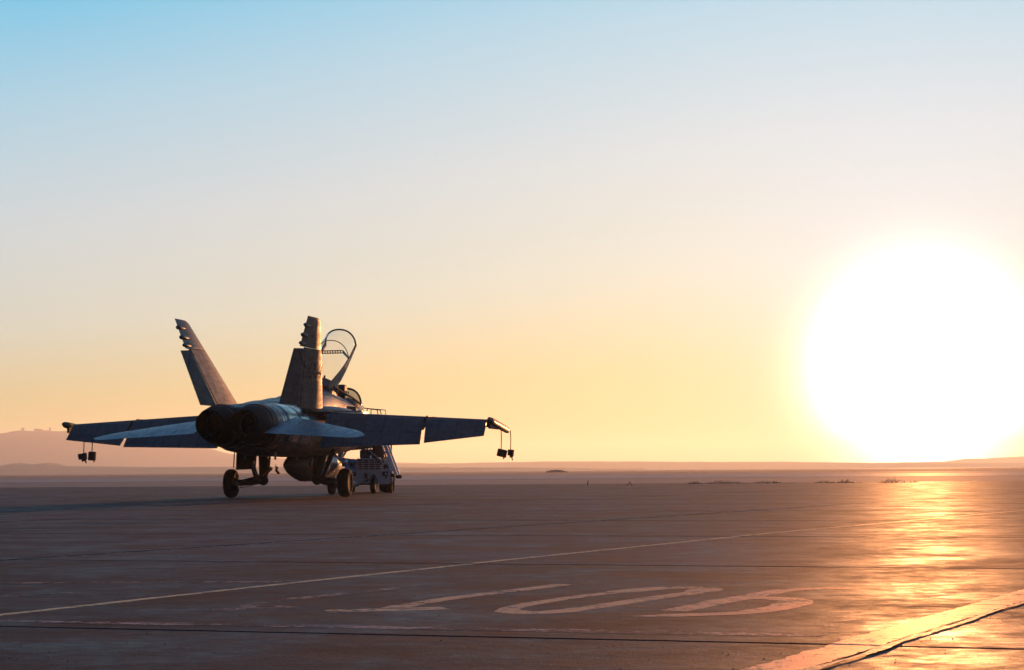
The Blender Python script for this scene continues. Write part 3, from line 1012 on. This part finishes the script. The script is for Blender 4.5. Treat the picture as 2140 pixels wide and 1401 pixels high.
# fins
FIN = {}
for sd in (-1, 1):
    def fx(s_):
        return sd * (1.05 + .68 * s_) + .05
    def fz(s_):
        return 2.28 + 2.17 * s_
    def fle(s_):
        return -1.38 - 2.34 * s_
    def fte(s_):
        return (-4.48 - .24 * s_) if sd > 0 else (-4.22 - .45 * s_)
    def hinge(s_):
        return -3.32 - .94 * s_ / .70
    nrm = V((math.cos(math.atan2(.66, 2.17)), 0, -sd * math.sin(math.atan2(.66, 2.17))))
    fin = MB()
    sts = []
    for s_ in (0, .12, .35, .66):
        sts.append((V((fx(s_), fle(s_), fz(s_))), V((fx(s_), hinge(s_), fz(s_))), .15 - .07 * s_))
    airfoil(fin, sts, P_FIN, nrm)
    top = MB()
    for s_ in ():
        pass
    airfoil(fin, [(V((fx(s_), fle(s_) - e, fz(s_))), V((fx(s_), fte(s_) + .02, fz(s_))), th_) for s_, e, th_ in ((.665, 0, .10), (.97, 0, .075), (1.0, .10, .03))], P_FULL, nrm)
    fin.v = [(x + (.045 if sd > 0 else 0) * (y + 3.0), y, z) for x, y, z in fin.v]
    f = fin.build('vertical_fin', M['fin'], JET, 30)
    dx = -.13
    rd = MB()
    airfoil(rd, [(V((fx(s_), hinge(s_) - .02, fz(s_))), V((fx(s_) + dx, fte(s_) - .02, fz(s_) - .01)), .11 - .04 * s_) for s_ in (.03, .645)], P_FLAP)
    rd.v = [(x + (.045 if sd > 0 else 0) * (y + 3.0), y, z) for x, y, z in rd.v]
    rd.build('rudder', M['fin'], f, 30)
    # pods and lamps on the trailing edge
    for s_, w_ in ((.90, .055), (.79, .06), (.70, .05)):
        t0 = fte(s_)
        mb = MB().lathe([(-.10, .01), (-.05, w_ * .8), (0.05, w_), (.35, w_ * .8), (.75, .01)], (fx(s_) + (.045 if sd > 0 else 0) * (t0 + 3.0), t0 + .03, fz(s_)), (0, 1, 0), 12)
        mb.build('antenna_pod', M['paint_dark'], f, 40)
    lamp = MB().ball((fx(.79) - .04 + nrm.x * .05 * 1, -3.98, fz(.79) + .02), .035, 6)
    lamp.build('position_light', M['red_lamp'] if sd > 0 else M['lens'], f, 60)
    for s_, t_ in ((.72, -3.85), (.70, -4.0), (.88, -4.2)):
        MB().ball((fx(s_) - .05 + (nrm.x * .045), t_, fz(s_)), .016, 4).build('rivet_light', M['lens'], f, 60)
    # cooling scoop at the root
    MB().loft([sup(t_, sd * 1.0, 2.31, r_, r_, r_, 10) for t_, r_ in ((-1.0, .01), (-1.25, .06), (-1.7, .08), (-2.5, .02))]).build('root_fairing', M['paint'], f, 40)
    FIN[sd] = (f, nrm, fx, fz, fle, hinge)

# code painted on the outboard face of the right fin
f, nrm, fx, fz, fle, hinge = FIN[1]
cu = bpy.data.curves.new('code', 'FONT')
cu.body = '12-14'
cu.size = .56
cu.shear = .35
cu.space_character = 1.05
to = bpy.data.objects.new('code', cu)
COL.objects.link(to)
bpy.context.view_layer.update()
me = bpy.data.meshes.new_from_object(to.evaluated_get(bpy.context.evaluated_depsgraph_get()))
bpy.data.objects.remove(to)
for v in me.vertices:
    u_, w_ = v.co.x, v.co.y
    s_ = (3.02 + w_ * .94 - 2.28) / 2.17
    t_ = -3.72 + u_ * .88
    th_ = .15 - .07 * s_
    chord = fle(s_) - hinge(s_)
    uu = (fle(s_) - t_) / chord
    h = 0
    for (ua, ha), (ub, hb) in zip(P_FIN, P_FIN[1:]):
        if ua <= uu <= ub:
            h = ha + (hb - ha) * (uu - ua) / (ub - ua)
    v.co = V((fx(s_) + .045 * (t_ + 3.0), t_, fz(s_))) + nrm * (h * th_ + .010)
me.materials.clear()
me.materials.append(M['number'])
link('code_number', me, f)

# cockpit: tub rim, seat, instrument hood, windshield, canopy
SILL = [(2.5, .50, 3.02), (3.5, .52, 2.90), (4.6, .50, 2.80), (5.95, .42, 2.66)]
mb = MB()
for sd in (-1, 1):
    mb.pipe([(sd * x, t_, z) for t_, x, z in SILL], .035, 8)
part(mb, 'cockpit_sill', 'matte')
mb = MB()
airf = [sup(t_, 0, 2.74, w_, h_, .25, 16, 2.6) for t_, w_, h_ in ((2.65, .42, .40), (3.2, .40, .30), (3.35, .38, .12))]
mb.loft(airf)
part(mb, 'rear_deck', 'black')
seat = MB().rbox((0, 4.0, 2.92), (.44, .16, .52), .05, Matrix.Rotation(R(-14), 3, 'X')).build('ejection_seat', M['black'], JET, 30)
MB().rbox((0, 4.03, 3.06), (.42, .34, .26), .04).build('head_box', M['tan'], seat, 30)
MB().rbox((0, 4.35, 2.66), (.42, .5, .12), .04).build('cushion', M['tan'], seat, 30)
seat2 = MB().rbox((0, 4.87, 2.90), (.46, .14, .50), .05, Matrix.Rotation(R(-14), 3, 'X')).build('ejection_seat', M['black'], JET, 30)
MB().rbox((.02, 4.85, 3.02), (.46, .34, .34), .04).build('head_box', M['black'], seat2, 30)
hood = MB()
hood.loft([sup(t_, 0, 2.58, w_, h_, .1, 14, 2.2) for t_, w_, h_ in ((5.4, .34, .20), (5.75, .36, .27), (6.35, .30, .20), (6.85, .1, .05))])
hd = part(hood, 'instrument_hood', 'black')
MB().plate([V((-.09, 5.87, 2.82)), V((.09, 5.87, 2.82)), V((.08, 5.75, 3.02)), V((-.08, 5.75, 3.02))], .01).build('head_up_glass', M['glass'], hd)
mb = MB()
for sd in (-1, 1):
    mb.pipe([(sd * .10, 5.89, 2.80), (sd * .09, 5.75, 3.03)], .012, 6)
mb.build('head_up_frame', M['black'], hd)


def arch(w, h, n=18, z0=0.0, ex=2.2):
    pts = []
    for k in range(n + 1):
        a = math.pi * k / n
        c, s_ = math.cos(a), math.sin(a)
        pts.append((math.copysign(abs(c) ** (2 / ex), c) * w, z0 + abs(s_) ** (2 / ex) * h))
    return pts


# windshield
ws = MB()
rr = []
for t_, w_, h_, z_ in ((5.90, .43, .45, 2.66), (6.18, .42, .36, 2.62), (6.58, .36, .22, 2.56), (7.03, .22, .05, 2.44)):
    rr.append([V((x, t_, z_ + z)) for x, z in arch(w_, h_)])
wsr = MB().pipe([V((x, 5.88, 2.66 + z)) for x, z in arch(.44, .46)], .030, 8).build('windshield', M['black'], JET, 50)
ws.loft(rr, False, False)
ws.build('glass', M['glass'], wsr, 60)

# raised canopy (hinged at the rear)
CAN = empty('canopy', (0, 2.62, 3.06), 0, JET)
CAN.rotation_euler = (R(26.5), 0, 0)
CL = 2.92
can_w = [(.0, .30, .10), (.3, .40, .26), (.8, .45, .44), (1.45, .47, .56), (2.1, .475, .58), (2.6, .46, .53), (CL, .45, .48)]
rr = []
for k in range(15):
    t_ = CL * k / 14
    q = interp([(a, b_, c_) for a, b_, c_ in can_w], t_)
    rr.append([V((x, t_, .02 + z)) for x, z in arch(q[1], q[2], 22)])
MB().loft(rr, False, False).build('canopy_glass', M['glass'], CAN, 70)
mb = MB()
for sd in (-1, 1):
    # skirt: deep at the hinge, tapering to a point forward
    rings_ = []
    for t_, w_, top_, bot_ in ((-.25, .36, .10, -.12), (.1, .40, .12, -.17), (.75, .46, .09, -.17), (1.35, .475, .05, -.13), (2.05, .48, .03, -.06), (CL + .02, .455, .02, -.02)):
        rings_.append([V((sd * (w_ + .015), t_, top_)), V((sd * (w_ - .02), t_, top_)), V((sd * (w_ - .02), t_, bot_)), V((sd * (w_ + .025), t_, bot_))])
    mb.loft(rings_)
mb.loft([[V((x * s_, t_, z)) for x, z in ((-.38, -.1), (.38, -.1), (.36, .12), (.2, .2), (-.2, .2), (-.36, .12))] for t_, s_ in ((-.3, .9), (.12, 1.0))])
mb.build('canopy_frame', M['paint_dark'], CAN, 30)
MB().pipe([V((x, CL, .02 + z)) for x, z in arch(.45, .48, 22)], .026, 8).build('front_bow', M['paint'], CAN, 60)
MB().pipe([V((x, 1.88, .02 + z)) for x, z in arch(.472, .575, 22)], .013, 8).build('middle_bow', M['black'], CAN, 60)
# cross brace with lightening holes
bm_ = MB()
segs = 9
bx0, bx1 = -.34, .34
for z0_, z1_ in ((.20, .225), (.275, .30)):
    bm_.box(((bx0 + bx1) / 2, 1.84, (z0_ + z1_) / 2), (bx1 - bx0, .02, z1_ - z0_))
for k in range(segs + 1):
    bm_.box((bx0 + (bx1 - bx0) * k / segs, 1.84, .25), (.028, .02, .052))
bm_.plate([V((.33, 1.84, .20)), V((.47, 1.84, .02)), V((.47, 1.84, .12)), V((.35, 1.84, .30))], .02)
bm_.plate([V((-.33, 1.84, .20)), V((-.47, 1.84, .02)), V((-.47, 1.84, .12)), V((-.35, 1.84, .30))], .02)
bm_.build('cross_brace', M['black'], CAN)
MB().pipe([V((-.44, CL - .05, .10)), V((-.45, 2.6, .06)), V((-.44, 2.2, .08)), V((-.44, 1.8, .05)), V((-.42, 1.2, .02))], [.02, .03, .055, .06, .045], 8).build('latch_rail', M['cover'], CAN, 50)
MB().pipe([V((-.40, 1.9, .05)), V((-.36, 1.5, -.02)), V((-.40, 1.2, -.12))], .02, 6).build('cable_harness', M['cover'], CAN, 50)
MB().tube((0, 2.9, 2.85), (0, 3.4, 3.38), .03, .03).build('canopy_actuator', M['black'], JET, 50)

# landing gear


def wheel(parent, c, r, w, name='wheel', tilt=0.0, rimmat='gear'):
    ax = V((math.cos(tilt), math.sin(tilt), 0))
    prof = []
    n = 14
    for k in range(n + 1):
        a = -math.pi * .5 + math.pi * k / n
        prof.append((math.sin(a) * w / 2, r - (1 - max(0, math.cos(a)) ** .55) * r * .34))
    t_ = MB().lathe([(-w / 2 * .92, r * .60)] + prof + [(w / 2 * .92, r * .60)], c, ax, 40).build(name, M['rubber'], parent, 60)
    MB().lathe([(-w * .40, .03), (-w * .42, r * .25), (-w * .36, r * .52), (-w * .46, r * .63), (w * .46, r * .63), (w * .36, r * .52), (w * .42, r * .25), (w * .44, .03)], c, ax, 28).build('hub', M[rimmat], t_, 40)
    for k in (-1, 0, 1):
        MB().lathe([(-.006, r - .002), (-.004, r + .002), (.004, r + .002), (.006, r - .002)], V(c) + ax * k * w * .2, ax, 40, False).build('tread_rib', M['rubber'], t_, 60)
    return t_


for sd, wx in ((-1, -1.68), (1, 1.44)):
    lg = empty('main_gear_leg', (0, 0, 0), 0, JET)
    leg = MB()
    kx = wx - sd * .82
    leg.pipe([V((kx + sd * .10, .55, 1.35)), V((kx + sd * .06, .42, 1.0)), V((kx, .22, .47))], [.14, .13, .11], 12)
    leg.pipe([V((kx - sd * .05, .25, .50)), V((kx + sd * .25, .12, .43)), V((wx - sd * .12, 0, .38))], [.12, .10, .075], 12)
    leg.ball((kx, .22, .46), .14, 8)
    leg.build('strut', M['frame'], lg, 50)
    MB().pipe([V((kx + sd * .42, .35, 1.25)), V((kx + sd * .30, .2, .88)), V((kx + sd * .16, .12, .52))], [.075, .065, .07], 10).build('shock_absorber', M['frame'], lg, 50)
    MB().pipe([V((kx + sd * .27, .1, .95)), V((kx + sd * .23, .1, .75)), V((kx + sd * .14, .1, .60))], .022, 8).build('polished_piston', M['steel'], lg, 50)
    MB().pipe([V((kx - sd * .10, .5, 1.2)), V((kx - sd * .12, .3, .75)), V((kx - sd * .05, .24, .5))], .035, 8).build('drag_brace', M['frame'], lg, 50)
    hs = MB()
    hs.pipe([V((kx + sd * .05, .1, .60)), V((kx + sd * .3, 0, .52)), V((kx + sd * .5, -.06, .47)), V((wx - sd * .14, -.03, .42))], .012, 6)
    hs.pipe([V((kx + sd * .02, .1, .40)), V((kx + sd * .35, 0, .30)), V((wx - sd * .16, -.05, .25))], .010, 6)
    hs.build('brake_hose', M['black'], lg, 50)
    for q in range(4):
        MB().rbox((kx + sd * (.1 + .17 * q), .02, .50 - .02 * q), (.07, .07, .06 + .02 * (q % 2)), .01).build('bracket', M['frame'], lg, 30)
    MB().lathe([(0, .15), (.02, .16), (.1, .15)], (wx - sd * .22, 0, .38), (sd, 0, 0), 20).build('brake_disc', M['titanium'], lg, 40)
    wheel(JET, (wx, 0, .38), .38, .29, 'main_wheel')
    # wheel well doors
    dr = MB().plate([V((sd * 1.19 - .07, -.85, 1.20)), V((sd * 1.19 + .07, .45, 1.20)), V((sd * 1.22 + .07, .42, .76)), V((sd * 1.22 - .07, -.80, .74))], .035)
    if sd < 0:
        part(dr, 'gear_door', 'matte')
    MB().pipe([V((sd * 1.1, .0, 1.2)), V((sd * 1.3, .0, .95))], .016, 6).build('door_rod', M['frame'], JET)
MB().pipe([V((-1.42, -.5, 1.55)), V((-1.46, -.5, .80))], .016, 6).build('drain_mast', M['frame'], JET)
MB().pipe([V((-.95, .3, 1.2)), V((-.93, .3, 1.02))], .02, 6).build('door_link', M['frame'], JET)

ng = empty('nose_gear_leg', (-.14, 0, 0), 0, JET)
MB().pipe([V((0, 5.9, 1.5)), V((0, 5.62, .9)), V((0, 5.42, .28))], [.085, .08, .06], 12).build('strut', M['gear'], ng, 50)
MB().pipe([V((0, 6.7, 1.4)), V((0, 5.66, .95))], .035, 8).build('drag_brace', M['gear'], ng, 50)
MB().tube((-.25, 5.42, .28), (.25, 5.42, .28), .04).build('axle', M['gear'], ng, 50)
MB().pipe([V((-.05, 5.48, .5)), V((-.05, 6.1, .34)), V((0, 6.6, .36))], .03, 8).build('launch_bar', M['gear'], ng, 50)
ld = MB().lathe([(0, .12), (-.02, .13), (-.10, .08), (-.12, .02)], (.16, 5.50, .95), (0, 1, 0), 20).build('landing_light', M['lens'], ng, 50)
for sx in (-.32, .04):
    wheel(JET, (sx, 5.42, .28), .28, .17, 'nose_wheel')
for sd in (-1,):
    part(MB().plate([V((sd * .34, 5.0, 1.3)), V((sd * .56, 6.8, 1.3)), V((sd * .60, 6.7, .85)), V((sd * .40, 5.1, .85))], .03), 'nose_gear_door', 'matte')
# polished curved door edge that catches the low sun
mb = MB()
rr = []
for k in range(9):
    a = -.55 + 1.1 * k / 8
    rr.append([V((.74 + .16 * math.cos(a * 2.0) - .16, 1.55 + .12 * z_, .92 + .36 * math.sin(a * 1.4))) + V((z_ * .08 * math.cos(a * 2.6), 0, 0)) for z_ in (-1, -.33, .33, 1)])
mb.loft(rr, False, False)
part(mb, 'wheel_well_door', 'titanium', None, 60)

# centreline tank
tk = MB().lathe([(-.75, .02), (-.6, .08), (-.2, .19), (.3, .31), (.8, .40), (1.2, .445), (3.1, .445), (3.6, .41), (4.1, .31), (4.6, .15), (4.8, .02)], (0, 0, .86), (0, 1, 0), 40).build('fuel_tank', M['paint_dark'], JET, 50)
MB().lathe([(2.30, .449), (2.32, .453), (2.95, .453), (2.97, .449)], (0, 0, .86), (0, 1, 0), 40, False).build('tank_band', M['titanium'], tk, 50)
MB().lathe([(1.10, .446), (1.12, .450), (1.25, .450), (1.27, .446)], (0, 0, .86), (0, 1, 0), 40, False).build('tank_band', M['titanium'], tk, 50)
MB().lathe([(1.8, .446), (1.81, .449), (1.85, .449), (1.86, .446)], (0, 0, .86), (0, 1, 0), 40, False).build('tank_seam', M['frame'], tk, 50)
MB().rbox((0, 1.6, 1.33), (.12, 2.2, .2), .03).build('tank_pylon', M['paint_dark'], tk)
# arrestor hook and ventral bits
MB().pipe([V((0, -1.0, 1.12)), V((0, -4.6, 1.36)), V((0, -5.0, 1.30))], [.05, .04, .06], 10).build('arrestor_hook', M['frame'], JET, 50)
for x, t_ in ((-.5, -2.5), (.45, -1.0), (.5, -3.2)):
    MB().plate([V((x, t_, 1.2)), V((x, t_ - .25, 1.2)), V((x, t_ - .22, .98)), V((x, t_ - .1, .98))], .015).build('blade_antenna', M['paint_dark'], JET)
MB().plate([V((0, 1.6, 3.0)), V((0, 1.2, 2.95)), V((0, 1.25, 3.2)), V((0, 1.4, 3.2))], .02).build('dorsal_antenna', M['paint_dark'], JET)


def jw(x, t_, z):
    """jet frame to world"""
    c, s_ = math.cos(A_JET), math.sin(A_JET)
    return V((-5.86 + x * c + t_ * s_, 53.0 - x * s_ + t_ * c, z))


# covers hanging on cords from the wing tip rails
def hung_cover(x, t_, ztop, zbot, w, h, tilt, label, cut=False):
    p = jw(x, t_, zbot)
    r = empty('rail_cover', p, -A_JET)
    tag(r, label, 'cover', 'covers hanging on cords from the wing tip rails')
    MB().pipe([(0, 0, h), (.01, 0, h + (ztop - zbot - h) * .5), (0, 0, ztop - zbot)], .013, 6).build('cord', M['cord'], r)
    rot = Matrix.Rotation(tilt, 3, 'Y')
    mb = MB()
    if cut:
        o_ = [(-w / 2, h), (w / 2, h), (w / 2 * .9, h * .35), (w * .2, 0), (w * .05, h * .22), (-w * .15, .04 * h), (-w * .12, h * .3), (-w * .5, h * .35)]
        mb.plate([rot @ V((a, 0, b_)) for a, b_ in o_], .10, rot @ V((0, 1, 0)))
    else:
        mb.rbox(rot @ V((0, 0, h / 2)), (w, .10, h), .012, rot)
    mb.build('block', M['cover'], r, 30)
    MB().rbox(rot @ V((w * .3, 0, -.02)), (.03, .04, .06), .008).build('clip', M['cover'], r)


hung_cover(5.62, .05, 1.80, 1.03, .25, .20, R(14), 'square brown cover hanging level with the horizon, left one under the right wing tip')
hung_cover(5.70, 1.08, 1.74, .99, .16, .24, R(4), 'narrow notched brown cover hanging on the outermost cord under the right wing tip', True)
hung_cover(-5.66, -.42, 1.80, .98, .22, .23, R(-10), 'dark cover on the left cord under the left wing tip', True)
hung_cover(-5.62, .08, 1.78, 1.02, .20, .24, R(3), 'dark cover on the right cord under the left wing tip')
for x_ in (-5.60, -5.52):
    pass


# warning streamers
def streamer(x, t_, z, L_, w, lean, label):
    r = empty('warning_streamer', jw(x, t_, z), -A_JET)
    tag(r, label, 'streamer', 'red warning streamers under the jet')
    mb = MB()
    vs = []
    for k in range(9):
        f = k / 8
        vs += [V((lean * f - w / 2 + .015 * math.sin(f * 9), .02 * math.sin(f * 7), -L_ * f)), V((lean * f + w / 2 + .015 * math.sin(f * 9 + .5), .02 * math.sin(f * 7 + 1) + .01, -L_ * f))]
    mb.add(vs, [(2 * k, 2 * k + 1, 2 * k + 3, 2 * k + 2) for k in range(8)])
    me_ = mb.mesh('ribbon_cloth', M['red'])
    o = link('ribbon_cloth', me_, r)
    md = o.modifiers.new('solid', 'SOLIDIFY')
    md.thickness = .004
    MB().tube((0, 0, 0), (0, 0, .06), .008).build('pin', M['steel'], r)


streamer(.49, -.02, 1.04, .32, .07, .02, 'red streamer hanging on the side of the centre tank')
streamer(-.28, -.6, .82, .20, .07, .06, 'small red streamer left of the centre tank, beside the orange flap')
fl = empty('warning_flag', jw(-.42, -.6, .82), -A_JET)
tag(fl, 'orange flag slanting down to the left under the tail of the centre tank', 'flag')
MB().plate([V((0, 0, 0)), V((.06, 0, -.04)), V((-.20, 0, -.27)), V((-.22, 0, -.24))], .008).build('flag_cloth', simple('orange_cloth', (.75, .22, .04), .8), fl)
MB().plate([V((.02, .01, -.055)), V((.05, .01, -.075)), V((-.19, .01, -.29)), V((-.21, .01, -.27))], .008).build('dark_hem', M['cover'], fl)

# ------------------------------------------------------------------ tow tractor behind the jet's nose
TX, TY = -4.52, 62.6
TR = empty('tow_tractor', (TX, TY, 0), R(6))
tag(TR, 'pale grey aircraft tow tractor with slotted grille parked ahead of the jet', 'tractor')


def tp(mb, name, mat, parent=None, smooth=30):
    return mb.build(name, M[mat], parent or TR, smooth)


body = MB()
body.rbox((0, 1.9, .50), (1.62, 3.4, .42), .05)
body.rbox((0, .35, .83), (.80, .9, .50), .04)
body.rbox((.30, 2.3, .86), (1.0, 1.8, .32), .05)
tp(body, 'body', 'tractor')
bp_ = MB()
bp_.loft([[V((x, y, z)) for x, z in ((-.80, .72), (.82, .72), (.82, .38), (.62, .27), (-.62, .27), (-.80, .38))] for y in (-.12, .30)])
tp(bp_, 'bumper', 'tractor')
# grille: four columns of slots, each a recessed dark opening with a proud louver lip
gr = tp(MB().box((0, -.103, .83), (.78, .012, .49)), 'grille', 'tractor')
slot = MB().box((0, 0, 0), (.142, .010, .036)).mesh('grille_slot', M['black'])
lipm = MB().box((0, 0, 0), (.146, .022, .008)).mesh('louver', M['tractor'])
for c_ in range(4):
    for r_ in range(7):
        x, z = -.273 + c_ * .182, .625 + r_ * .066
        o = link('grille_slot', slot, gr)
        o.location = (x, -.113, z)
        o = link('louver', lipm, gr)
        o.location = (x, -.119, z + .026)
for sx in (-1, 1):
    h_ = tp(MB().rbox((sx * .50, -.125, .60), (.20, .03, .13), .015), 'lamp_housing', 'black')
    MB().lathe([(0, .035), (.012, .03), (.018, .01)], (sx * .52, -.142, .60), (0, -1, 0), 14).build('headlight', M['lens'], h_, 50)
# blue side box on the left, equipment box on the right
bb = tp(MB().rbox((-.58, .2, .86), (.34, .5, .42), .03), 'side_box', 'tractor_blue')
MB().rbox((-.55, -.07, .86), (.11, .03, .15), .02).build('box_recess', M['black'], bb)
MB().rbox((-.56, -.08, 1.02), (.34, .04, .10), .015, Matrix.Rotation(R(8), 3, 'Y')).build('box_lid', M['tractor_blue'], bb)
tp(MB().rbox((.54, .1, .82), (.17, .3, .16), .02), 'tool_box', 'black')
tp(MB().rbox((.66, .2, .74), (.34, .5, .10), .02), 'fender', 'tractor')
for sx, wy in ((-.62, .25), (.62, .25), (-.62, 2.9), (.62, 2.9)):
    wheel(TR, (sx, wy, .30), .30, .38, 'tyre', 0, 'frame')
tp(MB().pipe([V((-.10, -.15, .62)), V((-.10, -.17, .45)), V((-.06, -.30, .40))], .05, 8), 'tow_hitch', 'frame')
tp(MB().tube((.06, -.02, 1.06), (.06, -.02, 1.19), .022), 'filler_cap', 'ladder')
tp(MB().rbox((.05, 1.0, 1.22), (.60, .45, .32), .05), 'driver_seat', 'black')
tp(MB().pipe([V((.25, .7, 1.0)), V((.25, .85, 1.35))], .025, 8), 'steering_column', 'black')
tp(MB().lathe([(0, .17), (.02, .19), (.04, .17)], (.25, .85, 1.36), (0, -.4, 1), 20, False), 'steering_wheel', 'black')
tp(MB().plate([V((.50, -.125, .46)), V((.57, -.125, .46)), V((.57, -.125, .53)), V((.50, -.125, .53))], .01, (0, 1, 0)), 'tow_eye', 'black')

# tow bar between the nose gear and the tractor
nb = jw(0, 5.55, 0)
TB = empty('tow_bar', (nb.x, nb.y, 0), 0)
tag(TB, 'dark tow bar with small wheels between the nose gear and the tractor', 'tow bar')
e_ = V((TX - .06 - nb.x, TY - .45 - nb.y, .40))
MB().pipe([V((0, .3, .28)), V((.1, .8, .24)), e_ * .55 + V((0, 0, .06)), e_], [.04, .07, .07, .045], 10).build('bar', M['frame'], TB, 50)
mid_ = e_ * .62
MB().pipe([V((-.05, .25, .40)), V((mid_.x, mid_.y, .33))], .03, 8).build('brace', M['steel'], TB, 50)
MB().tube(V((mid_.x - .2, mid_.y, .29)), V((mid_.x + .50, mid_.y, .29)), .03).build('axle', M['frame'], TB)
wheel(TB, V((mid_.x + .50, mid_.y - .2, .29)), .29, .16, 'bar_wheel', R(-7), 'steel')
wheel(TB, V((mid_.x - .30, mid_.y + .2, .24)), .24, .13, 'bar_wheel', R(-7), 'steel')
MB().rbox((mid_.x - .35, mid_.y, .38), (.3, .2, .12), .03).build('hydraulic_pump', M['steel'], TB, 30)

# ------------------------------------------------------------------ boarding stand by the cockpit
BS = empty('boarding_stand', (-4.5, 60.4, 0), R(-6))
tag(BS, 'crew boarding stand with guard rails and shiny slanting tubes beside the cockpit', 'boarding stand')


def bs(mb, name, mat, smooth=40):
    return mb.build(name, M[mat], BS, smooth)


bs(MB().rbox((.25, .6, 2.27), (.95, .8, .06), .01), 'platform', 'frame')
rails = [V((-.05, .2, 2.60)), V((.22, .2, 2.56)), V((.46, .2, 2.53))]
bs(MB().pipe(rails, .016, 8), 'guard_rail', 'frame')
for a, b_ in (((.06, .2, 2.59), (.05, .2, 2.28)), ((.18, .2, 2.57), (.17, .2, 2.26)), ((.36, .2, 2.545), (.43, .2, 2.22)), ((.46, .2, 2.53), (.53, .2, 2.22)), ((-.22, .2, 2.62), (-.14, .2, 2.28)), ((-.30, .2, 2.62), (-.22, .2, 2.28))):
    bs(MB().tube(V(a), V(b_), .014), 'rail_post', 'frame')
bs(MB().pipe([V((.5, .9, 2.28)), V((.5, .9, 2.55)), V((0, .9, 2.6))], .014, 8), 'far_rail', 'frame')
top0, dn = V((.20, .12, 2.28)), V((.37, 0, -1.0)).normalized()
for k, (ox, L_) in enumerate(((0.0, 1.82), (.075, 1.74), (.13, 1.86), (.205, 1.86))):
    a = top0 + V((ox + .02, -.02 * k, .0))
    b_ = a + dn * L_
    bs(MB().tube(a, b_, .033, .033, 14), 'slanting_tube', 'ladder')
    if k != 1:
        bs(MB().lathe([(-.05, .05), (-.045, .058), (.05, .058), (.055, .05)], b_ + dn * .03, (0, 1, 0), 16), 'roller', 'rubber')
    if k < 2:
        c1 = a + dn * 1.25
        bs(MB().tube(c1, c1 + dn * .45, .045, .045, 12), 'sleeve', 'ladder')
for q in (.45, .85, 1.10):
    a = top0 + dn * q
    bs(MB().box(a + V((.11, -.02, 0)), (.21, .03, .035)), 'rung', 'frame')
for a, b_ in (((-.25, .5, 1.55), (.55, .3, .95)), ((-.25, .55, 1.48), (.5, .35, .88)), ((.0, .7, 1.70), (.55, .6, 1.05))):
    bs(MB().tube(V(a), V(b_), .020), 'diagonal_brace', 'frame')
bs(MB().tube(V((-.2, .46, 1.53)), V((.5, .27, .99)), .010), 'handle_bar', 'ladder')
for x_, y_ in ((.62, 1.25),):
    bs(MB().tube(V((x_, y_, .06)), V((x_, y_, 2.25)), .025), 'leg', 'frame')
    bs(MB().lathe([(-.03, .05), (-.02, .06), (.02, .06), (.03, .05)], (x_, y_, .06), (1, 0, 0), 14), 'caster', 'rubber')
bs(MB().rbox((.32, .75, 1.30), (.36, .3, .42), .03), 'hydraulic_pack', 'frame')
bs(MB().tube(V((.32, .75, 1.3)), V((.25, .65, 2.25)), .05), 'lift_column', 'frame')
bs(MB().pipe([V((.32, .8, 1.2)), V((.30, 1.7, 1.05)), V((.28, 2.6, 1.0))], .05), 'mount_arm', 'frame')

# ------------------------------------------------------------------ haze
hm = bpy.data.materials.new('haze_air')
hm.use_nodes = True
hm.node_tree.nodes.clear()
ht = NT(hm.node_tree)
ho = ht.node('ShaderNodeOutputMaterial')
pv = ht.node('ShaderNodeVolumePrincipled')
pv.inputs['Color'].default_value = (.90, .98, .96, 1)
pv.inputs['Density'].default_value = .00014
pv.inputs['Anisotropy'].default_value = .53
ht.l.new(pv.outputs[0], ho.inputs['Volume'])
hz = MB().box((0, 4500, 64.0), (14600, 10800, 130)).build('haze', hm)
tag(hz, kind='stuff')
